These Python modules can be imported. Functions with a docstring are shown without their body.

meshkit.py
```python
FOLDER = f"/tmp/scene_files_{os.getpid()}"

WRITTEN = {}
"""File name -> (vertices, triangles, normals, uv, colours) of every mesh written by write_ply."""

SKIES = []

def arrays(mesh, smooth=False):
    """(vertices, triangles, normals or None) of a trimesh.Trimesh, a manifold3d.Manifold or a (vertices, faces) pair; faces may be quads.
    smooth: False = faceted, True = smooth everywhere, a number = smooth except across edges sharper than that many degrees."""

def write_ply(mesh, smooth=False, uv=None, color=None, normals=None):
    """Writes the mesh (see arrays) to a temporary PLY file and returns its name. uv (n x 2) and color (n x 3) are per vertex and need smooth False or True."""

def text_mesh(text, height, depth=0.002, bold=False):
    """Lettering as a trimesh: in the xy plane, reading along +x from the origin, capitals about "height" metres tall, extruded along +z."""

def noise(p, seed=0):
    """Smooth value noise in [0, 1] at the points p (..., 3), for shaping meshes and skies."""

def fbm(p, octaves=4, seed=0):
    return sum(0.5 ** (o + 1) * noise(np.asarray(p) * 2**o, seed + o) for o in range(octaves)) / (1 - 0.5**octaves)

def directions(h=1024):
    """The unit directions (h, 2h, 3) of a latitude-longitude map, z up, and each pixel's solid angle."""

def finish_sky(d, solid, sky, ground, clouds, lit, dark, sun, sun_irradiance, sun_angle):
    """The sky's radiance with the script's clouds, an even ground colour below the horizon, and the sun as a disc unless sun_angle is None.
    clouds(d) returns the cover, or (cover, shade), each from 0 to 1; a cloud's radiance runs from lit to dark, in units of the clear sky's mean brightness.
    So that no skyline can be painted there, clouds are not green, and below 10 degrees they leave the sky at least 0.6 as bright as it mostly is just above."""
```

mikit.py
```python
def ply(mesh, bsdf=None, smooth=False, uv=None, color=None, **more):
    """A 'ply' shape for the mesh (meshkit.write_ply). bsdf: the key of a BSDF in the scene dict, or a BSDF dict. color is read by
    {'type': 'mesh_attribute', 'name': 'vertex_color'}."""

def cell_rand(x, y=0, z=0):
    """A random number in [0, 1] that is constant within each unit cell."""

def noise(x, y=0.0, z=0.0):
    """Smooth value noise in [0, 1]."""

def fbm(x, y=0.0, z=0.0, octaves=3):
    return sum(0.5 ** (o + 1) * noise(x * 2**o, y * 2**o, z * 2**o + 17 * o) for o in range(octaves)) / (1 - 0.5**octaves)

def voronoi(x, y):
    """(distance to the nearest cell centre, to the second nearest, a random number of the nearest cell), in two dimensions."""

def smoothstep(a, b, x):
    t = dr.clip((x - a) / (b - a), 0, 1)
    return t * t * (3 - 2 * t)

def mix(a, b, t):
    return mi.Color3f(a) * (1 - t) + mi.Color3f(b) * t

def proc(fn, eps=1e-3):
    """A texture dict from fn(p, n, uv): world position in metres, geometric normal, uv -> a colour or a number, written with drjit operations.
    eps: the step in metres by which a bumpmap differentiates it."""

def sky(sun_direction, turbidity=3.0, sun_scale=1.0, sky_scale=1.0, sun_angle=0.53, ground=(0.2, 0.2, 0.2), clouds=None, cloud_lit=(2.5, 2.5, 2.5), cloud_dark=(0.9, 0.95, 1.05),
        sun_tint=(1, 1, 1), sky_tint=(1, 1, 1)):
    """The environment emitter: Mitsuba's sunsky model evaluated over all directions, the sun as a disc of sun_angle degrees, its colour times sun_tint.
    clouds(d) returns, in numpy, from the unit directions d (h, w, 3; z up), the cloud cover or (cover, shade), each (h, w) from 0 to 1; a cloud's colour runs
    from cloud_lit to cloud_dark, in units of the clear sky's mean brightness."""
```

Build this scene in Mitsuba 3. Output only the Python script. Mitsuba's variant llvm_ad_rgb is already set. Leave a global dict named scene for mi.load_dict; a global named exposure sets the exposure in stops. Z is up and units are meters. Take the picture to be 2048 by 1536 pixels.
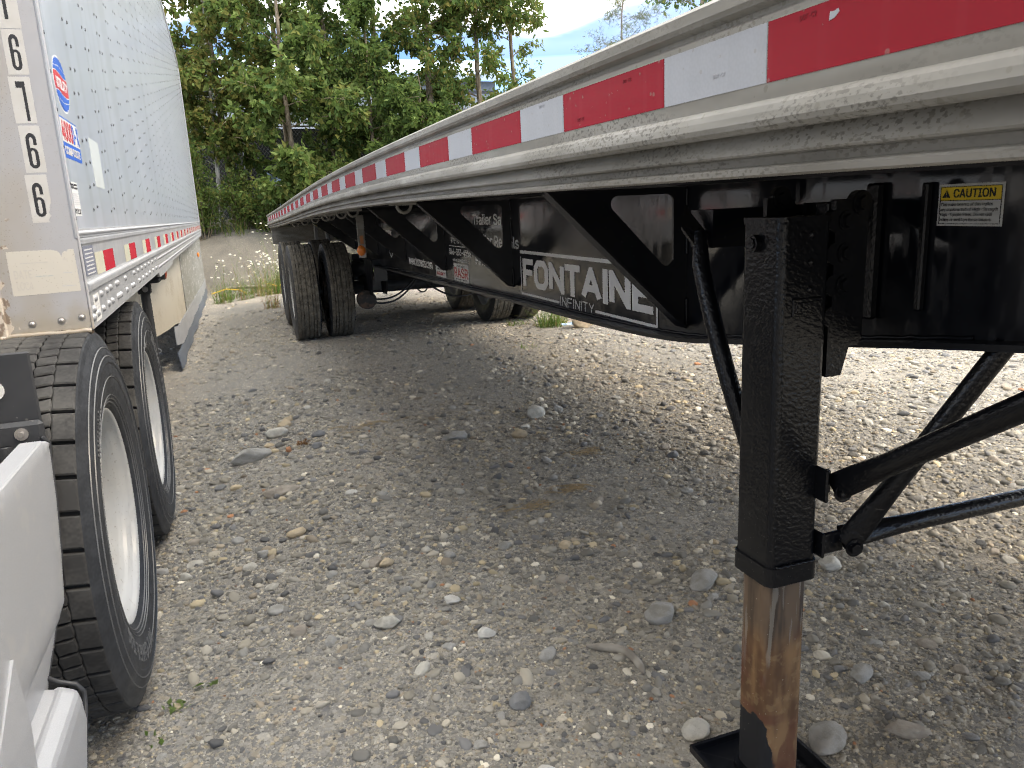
import math, random
import numpy as np, trimesh, shapely
from shapely.geometry import Polygon, box as sbox, LineString, Point
import drjit as dr, mitsuba as mi
import mikit, meshkit
from mikit import proc, noise, fbm, voronoi, smoothstep, mix, cell_rand

T = mi.ScalarTransform4f
scene, labels = {'type': 'scene'}, {}
rng = np.random.default_rng(7)

# ------------------------------------------------------------------ camera, sky, exposure
YAW, PITCH, ROLL = map(math.radians, (19.379, 13.185, 2.698))
_f = np.array([math.sin(YAW)*math.cos(PITCH), math.cos(YAW)*math.cos(PITCH), -math.sin(PITCH)])
_r = np.array([math.cos(YAW), -math.sin(YAW), 0.0])
_d = np.cross(_f, _r)
_up = -(_d*math.cos(ROLL) - _r*math.sin(ROLL))
EYE = np.array([0.0, 0.0, 1.22])
scene['camera'] = {'type': 'perspective', 'fov': math.degrees(2*math.atan(1024/1515.6)), 'fov_axis': 'x', 'near_clip': 0.05, 'far_clip': 3000.0,
                   'to_world': T().look_at(origin=EYE.tolist(), target=(EYE+_f).tolist(), up=_up.tolist())}


def clouds(d):
    x, y, z = d[..., 0], d[..., 1], np.maximum(d[..., 2], 0.02)
    q = np.stack([x/(z+0.25)*2.2+3.1, y/(z+0.25)*2.2+1.7, z*0+0.3], -1)
    n = meshkit.fbm(q, 5, 3)
    az = np.degrees(np.arctan2(x, y))
    el = np.degrees(np.arcsin(np.clip(d[..., 2], -1, 1)))
    c = np.clip((n-0.42+0.22*np.clip((el-22)/25, 0, 1))/0.14, 0, 1)      # broken cloud, closing overhead
    # cumulus all round whose flat bases end about 12 degrees above the horizon
    m = meshkit.fbm(np.stack([az*0.09, el*0.16, az*0+4], -1), 4, 9)
    bank = np.clip((el-12.0-(m-0.5)*4)/0.8, 0, 1)
    c = np.maximum(c*np.clip((el-9)/14, 0.06, 1), bank)
    sh = np.clip((meshkit.fbm(q*1.9+5, 4, 5)-0.35)*1.6, 0, 1)*np.clip(1.1-(el-14)/30, 0.2, 1)
    return c*0.96, np.maximum(sh*0.85*np.clip(1.15-(el-14)/45, 0.35, 1), (0.66+0.5*(m-0.5))*np.clip((34-el)/16, 0, 1))


SUN = (0.72, -0.62, 1.0)
scene['sky'] = mikit.sky(SUN, turbidity=3, sun_scale=0.13, sun_angle=18.0, sky_scale=0.50, sky_tint=(0.62, 0.72, 0.90), clouds=clouds, cloud_lit=(7.6, 7.5, 7.25), cloud_dark=(2.45, 2.45, 2.55), ground=(0.30, 0.28, 0.25))
exposure = 4.0

# ------------------------------------------------------------------ helpers
_count = {}


def key_for(name):
    k = _count.get(name, 0)
    _count[name] = k+1
    return name if k == 0 else f'{name}_{k:03d}'


def tag(key, label=None, cat=None, group=None, kind=None):
    e = labels.setdefault(key, {})
    for a, b in (('label', label), ('category', cat), ('group', group), ('kind', kind)):
        if b: e[a] = b
    return key


def thing(name, label, cat, group=None):
    k = key_for(name)
    tag(k, label, cat, group)
    return k


def put(parent, name, mesh, mat, smooth=False, label=None, kind=None, uv=None, color=None):
    """One shape entry: a part of parent (or a top-level one when parent is None)."""
    k = key_for(f'{parent}__{name}' if parent else name)
    if isinstance(mesh, (list,)):
        mesh = cat(mesh)
    scene[k] = mikit.ply(mesh, mat, smooth=smooth, uv=uv, color=color)
    if label or kind:
        tag(k, label, None, None, kind)
    return k


def cat(ms):
    vs, fs, o = [], [], 0
    for m in ms:
        v, f = (np.asarray(m.vertices), np.asarray(m.faces)) if hasattr(m, 'vertices') else m
        vs.append(v); fs.append(f+o); o += len(v)
    return trimesh.Trimesh(np.vstack(vs), np.vstack(fs), process=False)


def bx(x0, x1, y0, y1, z0, z1):
    m = trimesh.creation.box((abs(x1-x0), abs(y1-y0), abs(z1-z0)))
    m.apply_translation(((x0+x1)/2, (y0+y1)/2, (z0+z1)/2))
    return m


def frame_mesh(m, o, ex, ey, ez):
    """Places a mesh built in a local frame (x, y, z) at o with the axes ex, ey, ez."""
    m = m.copy()
    M = np.eye(4); M[:3, 0], M[:3, 1], M[:3, 2], M[:3, 3] = ex, ey, ez, o
    m.apply_transform(M)
    return m


def extr(poly, depth):
    ps = getattr(poly, 'geoms', [poly])
    return cat([trimesh.creation.extrude_polygon(p, depth, engine='earcut') for p in ps if p.area > 1e-12])


def prismX(poly, x0, x1):   # poly in (y, z)
    return frame_mesh(extr(poly, abs(x1-x0)), (min(x0, x1), 0, 0), (0, 1, 0), (0, 0, 1), (1, 0, 0))


def prismY(poly, y0, y1):   # poly in (x, z)
    m = extr(poly, abs(y1-y0))
    m = frame_mesh(m, (0, max(y0, y1), 0), (1, 0, 0), (0, 0, 1), (0, -1, 0))
    return m


def prismZ(poly, z0, z1):
    m = extr(poly, abs(z1-z0)); m.apply_translation((0, 0, min(z0, z1)))
    return m


def rrect(x0, x1, y0, y1, r, n=6):
    return sbox(x0+r, y0+r, x1-r, y1-r).buffer(r, quad_segs=n)


def rbox(x0, x1, y0, y1, z0, z1, r=0.004):
    """Box with chamfered edges."""
    pts = []
    for sx, X in ((1, x0), (-1, x1)):
        for sy, Y in ((1, y0), (-1, y1)):
            for sz, Z in ((1, z0), (-1, z1)):
                pts += [(X, Y+sy*r, Z+sz*r), (X+sx*r, Y, Z+sz*r), (X+sx*r, Y+sy*r, Z)]
    return trimesh.convex.convex_hull(np.array(pts))


def tube(pts, r, n=14, caps=True):
    p = np.asarray(pts, float)
    rr = np.broadcast_to(np.asarray(r, float), (len(p),))
    t = np.gradient(p, axis=0); t /= np.linalg.norm(t, axis=1, keepdims=True)
    ref = np.array([(0, 0, 1.0), (1.0, 0, 0), (0, 1.0, 0), (0.57, 0.6, 0.56)])
    ref = ref[np.abs(ref@t.T).max(1).argmin()]
    a = np.cross(t, ref); a /= np.linalg.norm(a, axis=1, keepdims=True)
    b = np.cross(t, a)
    ang = np.arange(n)*2*np.pi/n
    v = (p[:, None]+rr[:, None, None]*(np.cos(ang)[None, :, None]*a[:, None]+np.sin(ang)[None, :, None]*b[:, None])).reshape(-1, 3)
    i, j = np.meshgrid(np.arange(len(p)-1), np.arange(n), indexing='ij')
    q = np.stack([i*n+j, i*n+(j+1) % n, (i+1)*n+(j+1) % n, (i+1)*n+j], -1).reshape(-1, 4)
    f = np.vstack([q[:, [0, 2, 1]], q[:, [0, 3, 2]]])
    if caps:
        k = len(v); v = np.vstack([v, p[:1], p[-1:]]); jj = np.arange(n)
        f = np.vstack([f, np.stack([jj, (jj+1) % n, 0*jj+k], 1), np.stack([(len(p)-1)*n+(jj+1) % n, (len(p)-1)*n+jj, 0*jj+k+1], 1)])
    m = trimesh.Trimesh(v, f, process=False)
    return m


def grid_faces(nu, nv):
    i, j = np.meshgrid(np.arange(nu-1), np.arange(nv-1), indexing='ij')
    a = i*nv+j
    return np.vstack([np.stack([a, a+nv, a+nv+1], -1).reshape(-1, 3), np.stack([a, a+nv+1, a+1], -1).reshape(-1, 3)])


def fix(m):
    try: trimesh.repair.fix_normals(m, multibody=True)
    except Exception: pass
    return m


def bolt(o, axis, r=0.012, h=0.009, washer=True, hexa=True):
    """Bolt head with washer whose outside points along axis from o."""
    ax = np.asarray(axis, float); ax = ax/np.linalg.norm(ax)
    ms = []
    c = trimesh.creation.cylinder(r, h, sections=6 if hexa else 20); c.apply_translation((0, 0, h/2)); ms.append(c)
    if washer:
        w = trimesh.creation.cylinder(r*1.55, 0.003, sections=20); w.apply_translation((0, 0, 0.0015)); ms.append(w)
    m = cat(ms)
    M = trimesh.geometry.align_vectors([0, 0, 1], ax); M[:3, 3] = o
    m.apply_transform(M)
    return m


def dome(o, axis, r, h, n=12, k=4):
    """Domed rivet head."""
    ph = np.linspace(0, np.pi/2, k+1)
    v = [(0, 0, h)]
    for p in ph[1:]:
        for a in np.arange(n)*2*np.pi/n:
            v.append((r*np.sin(p)*np.cos(a), r*np.sin(p)*np.sin(a), h*np.cos(p)))
    f = [(0, 1+j, 1+(j+1) % n) for j in range(n)]
    for q in range(k-1):
        for j in range(n):
            a, b = 1+q*n+j, 1+q*n+(j+1) % n
            f += [(a, a+n, b+n), (a, b+n, b)]
    m = trimesh.Trimesh(v, f, process=False)
    M = trimesh.geometry.align_vectors([0, 0, 1], axis); M[:3, 3] = o
    m.apply_transform(M)
    return m


_txt = {}


def text(s, h, width=None, bold=False, depth=0.0006):
    k = (s, bold)
    if k not in _txt:
        _txt[k] = meshkit.text_mesh(s, 1.0, 1.0, bold)
    m = _txt[k].copy()
    lo, hi = m.bounds[0], m.bounds[1]
    m.apply_translation((-lo[0], 0, 0))
    sx = h if width is None else width/(hi[0]-lo[0])
    m.apply_scale((sx, h, depth))
    return m


STROKES = {'F': [[(0, 0), (0, 1), (1, 1)], [(0, .52), (.88, .52)]], 'T': [[(0, 1), (1, 1)], [(.5, 1), (.5, 0)]], 'I': [[(.5, 0), (.5, 1)]], 'N': [[(0, 0), (0, 1), (1, 0), (1, 1)]],
           'Y': [[(0, 1), (.5, .45), (1, 1)], [(.5, .45), (.5, 0)]], 'E': [[(1, 0), (0, 0), (0, 1), (1, 1)], [(0, .5), (.9, .5)]], 'A': [[(0, 0), (.5, 1), (1, 0)], [(.2, .33), (.8, .33)]],
           'U': [[(0, 1), (0, .22), (.22, 0), (.78, 0), (1, .22), (1, 1)]], 'L': [[(0, 1), (0, 0), (1, 0)]], 'O': [[(.5, 0), (.22, 0), (0, .22), (0, .78), (.22, 1), (.78, 1), (1, .78), (1, .22), (.78, 0), (.5, 0)]]}


def stroke_text(s, h, cw, sw, gap, depth=0.0006, widths={}):
    """Lettering from strokes sw wide, each letter cw wide; its own clean outlines."""
    ms, x = [], 0.0
    for ch in s:
        w = sw if ch == 'I' else widths.get(ch, cw)
        g = []
        for ln in STROKES[ch]:
            p = [(sw/2+a*(w-sw) if ch != 'I' else sw/2, sw/2+b*(h-sw)) for a, b in ln]
            if ch in 'NAFTIYEL': p = [(a, b) for a, b in p]
            g.append(LineString(p).buffer(sw/2, cap_style=3 if ch not in 'NAY' else 2, join_style=1 if ch in 'OU' else 2, mitre_limit=6))
        g = shapely.union_all(g).intersection(sbox(-0.01*h, 0, w+0.01*h, h))
        m = extr(g, depth); m.apply_translation((x, 0, 0)); ms.append(m)
        x += w+gap
    return ms, x-gap


def on_web(m, y, z, x=1.2485):       # faces -x; reads towards -y
    return frame_mesh(m, (x, y, z), (0, -1, 0), (0, 0, 1), (-1, 0, 0))


# ------------------------------------------------------------------ materials
def mat(name, **kw):
    d = {'type': 'principled'}
    for k, v in kw.items():
        if isinstance(v, (tuple, list)): v = {'type': 'rgb', 'value': list(map(float, v))}
        d[k] = v
    scene[name] = {'type': 'twosided', 'bsdf': d}
    return name


def bumped(name, fn, scale, eps=1e-3, **kw):
    mat(name, **kw)
    inner = scene[name]['bsdf']
    scene[name] = {'type': 'twosided', 'bsdf': {'type': 'bumpmap', 'arbitrary': proc(fn, eps), 'scale': scale, 'bsdf': inner}}
    return name


def c3(a): return mi.Color3f(*a)


def specks(u, v, f, density, rmax=0.42):
    """Round specks of many sizes, scattered (0 to 1)."""
    a, b, r = voronoi(u*f, v*f)
    q = dr.floor(r*977.0); q = r*977.0-q
    t = rmax*(0.25+0.75*q*q)*dr.select(r > 1-density, 1.0, 0.0)
    return smoothstep(t, t*0.55-0.001, a)


def alu_col(p, n, uv):
    g = fbm(p.x*9, p.y*7, p.z*30, 3)
    s = fbm(p.x*260, p.y*260, p.z*300, 3)
    s = smoothstep(0.50, 0.68, s)*smoothstep(0.36, 0.62, fbm(p.x*6, p.y*6, p.z*22+3, 3))
    st = smoothstep(0.55, 0.8, noise(p.y*60, p.z*5, 3.0))
    b = mix((0.215, 0.207, 0.184), (0.315, 0.307, 0.282), smoothstep(0.3, 0.75, g))
    b = mix(b, (0.115, 0.107, 0.090), s*0.7)
    b = mix(b, (0.20, 0.19, 0.16), specks(p.y, p.z, 95.0, 0.10)*0.6)
    return mix(b, (0.27, 0.255, 0.22), st*0.22)


mat('alu', base_color=proc(alu_col), roughness=0.48, metallic=0.15, specular=0.5)


def tape_col(base, fade):
    def fn(p, n, uv):
        g = fbm(p.y*5, p.z*30, 1.0, 3)
        st = smoothstep(0.62, 0.85, noise(p.y*90, p.z*6, 7.0))
        d = specks(p.y, p.z, 120.0, 0.06)
        hex_ = smoothstep(0.35, 0.5, voronoi(p.y*260, p.z*260)[0])
        c = mix(base, fade, g*0.45+st*0.2)
        c = mix(c, c3(fade)*0.8, hex_*0.12)
        return mix(c, (0.30, 0.27, 0.24), d*0.35)
    return fn


mat('tape_red', base_color=proc(tape_col((0.29, 0.006, 0.018), (0.33, 0.028, 0.042))), roughness=0.55, specular=0.3, clearcoat=0.0)
mat('tape_white', base_color=proc(tape_col((0.41, 0.43, 0.47), (0.37, 0.39, 0.42))), roughness=0.5, specular=0.4, clearcoat=0.0)
mat('tape_faded', base_color=proc(tape_col((0.42, 0.41, 0.33), (0.36, 0.35, 0.28))), roughness=0.4)


def web_rough(p, n, uv):
    return 0.07 + 0.22*smoothstep(0.35, 0.8, fbm(p.y*3.5, p.z*7, p.x*3, 3)) + 0.12*smoothstep(0.6, 0.8, noise(p.y*60, p.z*18, 0.0))


def web_col(p, n, uv):
    d = smoothstep(0.45, 0.85, fbm(p.y*6, p.z*4+p.y, 0.0, 3))
    s = specks(p.y+p.x, p.z, 70.0, 0.07, 0.3)
    return mix((0.0035, 0.0045, 0.0075), (0.022, 0.022, 0.025), d*0.45+s*0.35)


def web_bump(p, n, uv): return fbm(p.y*2.2, p.z*2.8, 0.0, 2)*0.5 + noise(p.y*40, p.z*40)*0.004


bumped('web_paint', web_bump, 0.004, 4e-3, base_color=proc(web_col), roughness=proc(web_rough), specular=0.8)
mat('black_paint', base_color=proc(web_col), roughness=0.3, specular=0.5)


def hammer(p, n, uv):
    return fbm(p.x*170+p.z*20, p.y*170, p.z*170, 2)


def leg_col(p, n, uv):
    d = smoothstep(0.5, 0.9, fbm(p.x*14, p.y*14, p.z*9, 3))
    sp = specks(p.x+p.y, p.z, 260.0, 0.05)
    return mix(mix((0.0035, 0.004, 0.0058), (0.010, 0.010, 0.0115), d*0.7), (0.16, 0.15, 0.13), sp*0.5*smoothstep(0.75, 0.45, p.z)*smoothstep(0.2, 0.42, p.z))


bumped('leg_paint', hammer, 0.0015, 8e-4, base_color=proc(leg_col), roughness=0.26, specular=0.36)


def rust_col(p, n, uv):
    # blotched, faintly streaked rust, an oily sooty top, and black paint left on the outer lower corner
    ang = dr.atan2(p.y-1.194, p.x-0.982)
    x, y, z = p.x, p.y, p.z
    g = fbm(x*28, y*28, z*14, 4)
    h = fbm(x*75, y*75, z*60, 3)
    st = fbm(x*60+3, y*60, z*5, 3)
    c = mix((0.105, 0.056, 0.030), (0.235, 0.140, 0.070), smoothstep(0.32, 0.66, g*0.55+st*0.45))
    c = mix(c, (0.28, 0.195, 0.105), smoothstep(0.56, 0.72, h)*0.35)
    c = mix(c, (0.115, 0.047, 0.028), smoothstep(0.55, 0.66, fbm(x*22, y*22, z*9+4, 3))*0.75)
    for z0, w_ in ((0.135, 0.016), (0.215, 0.012)):
        c = mix(c, (0.12, 0.05, 0.032), smoothstep(w_, w_*0.4, dr.abs(z-z0-0.03*(fbm(x*25, y*25, z0*90, 2)-0.5)))*smoothstep(0.40, 0.6, fbm(x*18, y*18, z0*50, 2))*0.7)
    top = smoothstep(0.285, 0.36, z + 0.16*(fbm(x*26, y*26, 1.5, 3)-0.5))
    c = mix(c, mix((0.045, 0.037, 0.031), (0.125, 0.09, 0.064), smoothstep(0.35, 0.65, st)), top*0.88)
    sc = smoothstep(0.60, 0.68, fbm(x*70, y*70, z*7+9, 3))*smoothstep(0.2, 0.3, z)
    c = mix(c, (0.27, 0.25, 0.22), sc*0.5)
    edge = z + 0.05*fbm(x*45, y*45, z*45, 3) + 0.13*smoothstep(-2.6, -1.7, ang)*smoothstep(-0.5, -1.0, ang)
    left = smoothstep(-1.95, -2.15, ang+0.5*(fbm(x*50, y*50, z*50, 3)-0.5))+smoothstep(1.4, 1.6, ang)
    pt = smoothstep(0.003, -0.003, edge-0.155)*dr.minimum(left, 1.0)
    c = mix(c, (0.018, 0.018, 0.02), pt)
    return mix(c, (0.42, 0.38, 0.31), specks(ang*0.06, z, 170.0, 0.02)*0.5)


def rust_bump(p, n, uv): return fbm(p.x*160, p.y*160, p.z*120, 3)


bumped('rust', rust_bump, 0.0012, 8e-4, base_color=proc(rust_col), roughness=0.62, metallic=0.0, specular=0.35)


def rubber(c0, c1, dust, lo, hi):
    def fn(p, n, uv):
        g = fbm(p.x*26, p.y*26, p.z*26, 3)
        f = noise(p.x*190, p.y*190, p.z*190)
        c = mix(c0, c1, smoothstep(0.3, 0.75, g*0.75+f*0.25))
        return mix(c, dust, smoothstep(lo, hi, fbm(p.x*7+2, p.y*7, p.z*7, 3)+0.12*(f-0.5))*0.6)
    return fn


mat('tread_rubber', base_color=proc(rubber((0.021, 0.021, 0.0215), (0.039, 0.0385, 0.038), (0.075, 0.073, 0.069), 0.5, 0.8)), roughness=0.75, specular=0.3)
mat('side_rubber', base_color=proc(rubber((0.016, 0.018, 0.022), (0.027, 0.030, 0.036), (0.060, 0.060, 0.060), 0.58, 0.85)), roughness=0.5, specular=0.4)
mat('letter_rubber', base_color=(0.075, 0.078, 0.083), roughness=0.4)
mat('groove_rubber', base_color=(0.012, 0.012, 0.012), roughness=0.9)


def dusty_tread(p, n, uv):
    g = fbm(p.x*30, p.y*30, p.z*30, 3)
    sip = smoothstep(0.80, 0.93, noise(uv.x*260, uv.y*70, 0.0))
    zig = smoothstep(0.0016, 0.0004, dr.abs(dr.abs(p.x*40-dr.floor(p.x*40)-0.5)-0.25+0.06*(cell_rand(uv.x*220, 0, 0)-0.5))*0.025)
    c = mix((0.088, 0.081, 0.068), (0.155, 0.142, 0.118), smoothstep(0.3, 0.75, g))
    c = mix(c, (0.02, 0.019, 0.018), sip*0.7+zig*0.35)
    return mix(c, (0.34, 0.31, 0.26), specks(p.x, uv.x*3.0, 60.0, 0.05)*0.6)


mat('trailer_tread', base_color=proc(dusty_tread), roughness=0.8, specular=0.25)


def speck_white(base, dirt, sp):
    def fn(p, n, uv):
        g = fbm(p.x*8, p.y*8, p.z*8, 3)
        s = specks(p.x*1.7+p.y, p.z+0.6*p.x, 190.0, 0.16)
        s2 = specks(p.x*1.3+p.y+4, p.z-0.4*p.x, 70.0, 0.06, 0.3)
        return mix(mix(base, dirt, smoothstep(0.45, 0.8, g)*0.5), sp, dr.maximum(s*0.55, s2*0.6))
    return fn


mat('rim_white', base_color=proc(speck_white((0.36, 0.37, 0.375), (0.315, 0.315, 0.305), (0.19, 0.17, 0.145))), roughness=0.35, specular=0.5)


def nose_col(p, n, uv):
    g = fbm(p.x*9, p.z*5, 0.0, 4)
    left = smoothstep(-0.40, -0.50, p.x)
    s = dr.maximum(specks(p.x, p.z, 125.0, 0.16), specks(p.x+3, p.z, 230.0, 0.34))*(0.25+0.75*left)*smoothstep(0.34, 0.58, fbm(p.x*12, p.z*8, 6.0, 3)+0.12*left)
    low = smoothstep(1.05, 0.96, p.z+0.09*(fbm(p.x*30, p.z*30, 0.0, 3)-0.5))
    c = mix((0.325, 0.325, 0.338), (0.305, 0.285, 0.26), smoothstep(0.35, 0.75, g*0.7+0.3*left))
    c = mix(c, (0.28, 0.25, 0.20), low*0.8)
    c = mix(c, (0.25, 0.205, 0.15), smoothstep(0.968, 0.953, p.z+0.012*(fbm(p.x*60, 1.0, 0.0, 3)-0.5))*0.85)
    e = fbm(p.x*60, p.z*45, 3.0, 4)
    peel = smoothstep(0.50, 0.54, e+0.55*smoothstep(-0.530, -0.565, p.x)*smoothstep(1.13, 1.03, p.z)-0.26)*smoothstep(-0.50, -0.53, p.x)
    c = mix(c, mix((0.20, 0.15, 0.11), (0.50, 0.44, 0.37), smoothstep(0.45, 0.6, fbm(p.x*90, p.z*60, 8.0, 3))), peel*0.9)
    return mix(c, (0.24, 0.215, 0.19), s*0.75)


mat('nose_paint', base_color=proc(nose_col), roughness=0.4, specular=0.5)


def side_bump(p, n, uv):
    k = p.y*1.0/0.406
    return 0.55*dr.cos(2*math.pi*k) + 0.5*fbm(p.y*3.0, p.z*0.8, 2.0, 3) + 0.10*fbm(p.y*14, p.z*5, 2.0, 2)


def side_col(p, n, uv):
    g = fbm(p.y*2.2, p.z*1.2, 0.0, 3)
    st = smoothstep(0.55, 0.85, noise(p.y*16, p.z*0.7, 3.0))
    c = mix((0.275, 0.30, 0.34), (0.33, 0.355, 0.395), g)
    c = mix(c, (0.25, 0.27, 0.29), st*0.4)
    seam = smoothstep(0.006, 0.001, dr.abs((p.y-2.43)/1.218-dr.floor((p.y-2.43)/1.218)-0.5)*1.218)
    return mix(c, (0.30, 0.32, 0.34), seam*0.5)


bumped('side_paint', side_bump, 0.0026, 3e-3, base_color=proc(side_col), roughness=0.2, specular=0.5, clearcoat=0.4, clearcoat_gloss=0.95)


def rail_col(p, n, uv):
    g = fbm(p.y*3, p.z*20, 0.0, 3)
    st = smoothstep(0.6, 0.85, noise(p.y*40, p.z*5, 1.0))
    return mix(mix((0.25, 0.26, 0.28), (0.32, 0.33, 0.35), g), (0.36, 0.36, 0.37), st*0.3)


mat('rail_white', base_color=proc(rail_col), roughness=0.35, metallic=0.15, specular=0.5)
mat('rivet_white', base_color=(0.33, 0.34, 0.36), roughness=0.35, metallic=0.2)
mat('rivet_dark', base_color=(0.06, 0.063, 0.07), roughness=0.5)
mat('bolt_metal', base_color=(0.38, 0.36, 0.34), roughness=0.35, metallic=0.75)


def silver_col(p, n, uv):
    f = noise(p.x*900, p.y*900, p.z*900)
    g = fbm(p.x*5, p.y*5, p.z*3, 3)
    d = smoothstep(0.62, 0.8, fbm(p.y*22, p.z*22, 3.0, 3))
    return mix(mix((0.255, 0.265, 0.285), (0.325, 0.335, 0.355), f*0.5+g*0.4), (0.38, 0.37, 0.345), d*0.2)


mat('silver_paint', base_color=proc(silver_col), roughness=0.34, metallic=0.15, specular=0.5, clearcoat=0.6, clearcoat_gloss=0.95)


def plastic_col(p, n, uv):
    g = fbm(p.x*12, p.y*12, p.z*12, 3)
    s = specks(p.x+p.y, p.z, 90.0, 0.06, 0.3)
    return mix(mix((0.022, 0.024, 0.028), (0.042, 0.043, 0.047), g), (0.2, 0.19, 0.18), s*0.4)


mat('black_plastic', base_color=proc(plastic_col), roughness=0.45, specular=0.4)
mat('dark_steel', base_color=proc(plastic_col), roughness=0.55, specular=0.3)


def rusty_dark(p, n, uv):
    g = fbm(p.x*20, p.y*20, p.z*20, 3)
    return mix((0.022, 0.019, 0.017), (0.10, 0.055, 0.032), smoothstep(0.5, 0.75, g)*0.8)


mat('rusty_steel', base_color=proc(rusty_dark), roughness=0.7)


def skirt_beige(p, n, uv):
    g = fbm(p.x*5, p.y*5, p.z*6, 3)
    f = noise(p.y*60, p.z*60, p.x*60)
    return mix(mix((0.39, 0.375, 0.335), (0.35, 0.32, 0.26), smoothstep(0.8, 0.35, p.z)), (0.28, 0.25, 0.20), smoothstep(0.5, 0.8, g*0.8+f*0.25)*0.6)


mat('skirt_beige', base_color=proc(skirt_beige), roughness=0.5)


def skirt_grey(p, n, uv):
    g = fbm(p.y*3, p.z*6, 1.0, 3)
    s = smoothstep(0.64, 0.70, fbm(p.y*16, p.z*22, 8.0, 4))
    return mix(mix((0.175, 0.18, 0.17), (0.23, 0.23, 0.215), g), (0.45, 0.45, 0.46), s*0.7)


mat('skirt_grey', base_color=proc(skirt_grey), roughness=0.4)
mat('skirt_rubber', base_color=(0.10, 0.115, 0.14), roughness=0.5)
mat('white_ink', base_color=(0.70, 0.70, 0.70), roughness=0.45)
mat('grey_ink', base_color=(0.40, 0.40, 0.41), roughness=0.5)
mat('black_ink', base_color=(0.018, 0.018, 0.02), roughness=0.5)
mat('faded_ink', base_color=(0.42, 0.40, 0.37), roughness=0.6)
mat('red_ink', base_color=(0.36, 0.03, 0.035), roughness=0.45)
mat('blue_ink', base_color=(0.03, 0.09, 0.36), roughness=0.4)
mat('yellow_ink', base_color=(0.70, 0.50, 0.03), roughness=0.45)
mat('sticker_white', base_color=(0.50, 0.50, 0.49), roughness=0.5)


def decal_col(p, n, uv):
    g = fbm(p.x*30, p.y*30, p.z*30, 3)
    s = specks(p.x+p.y, p.z, 150.0, 0.10)
    return mix(mix((0.47, 0.46, 0.445), (0.41, 0.395, 0.365), g), (0.40, 0.37, 0.33), s*0.5)


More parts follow.
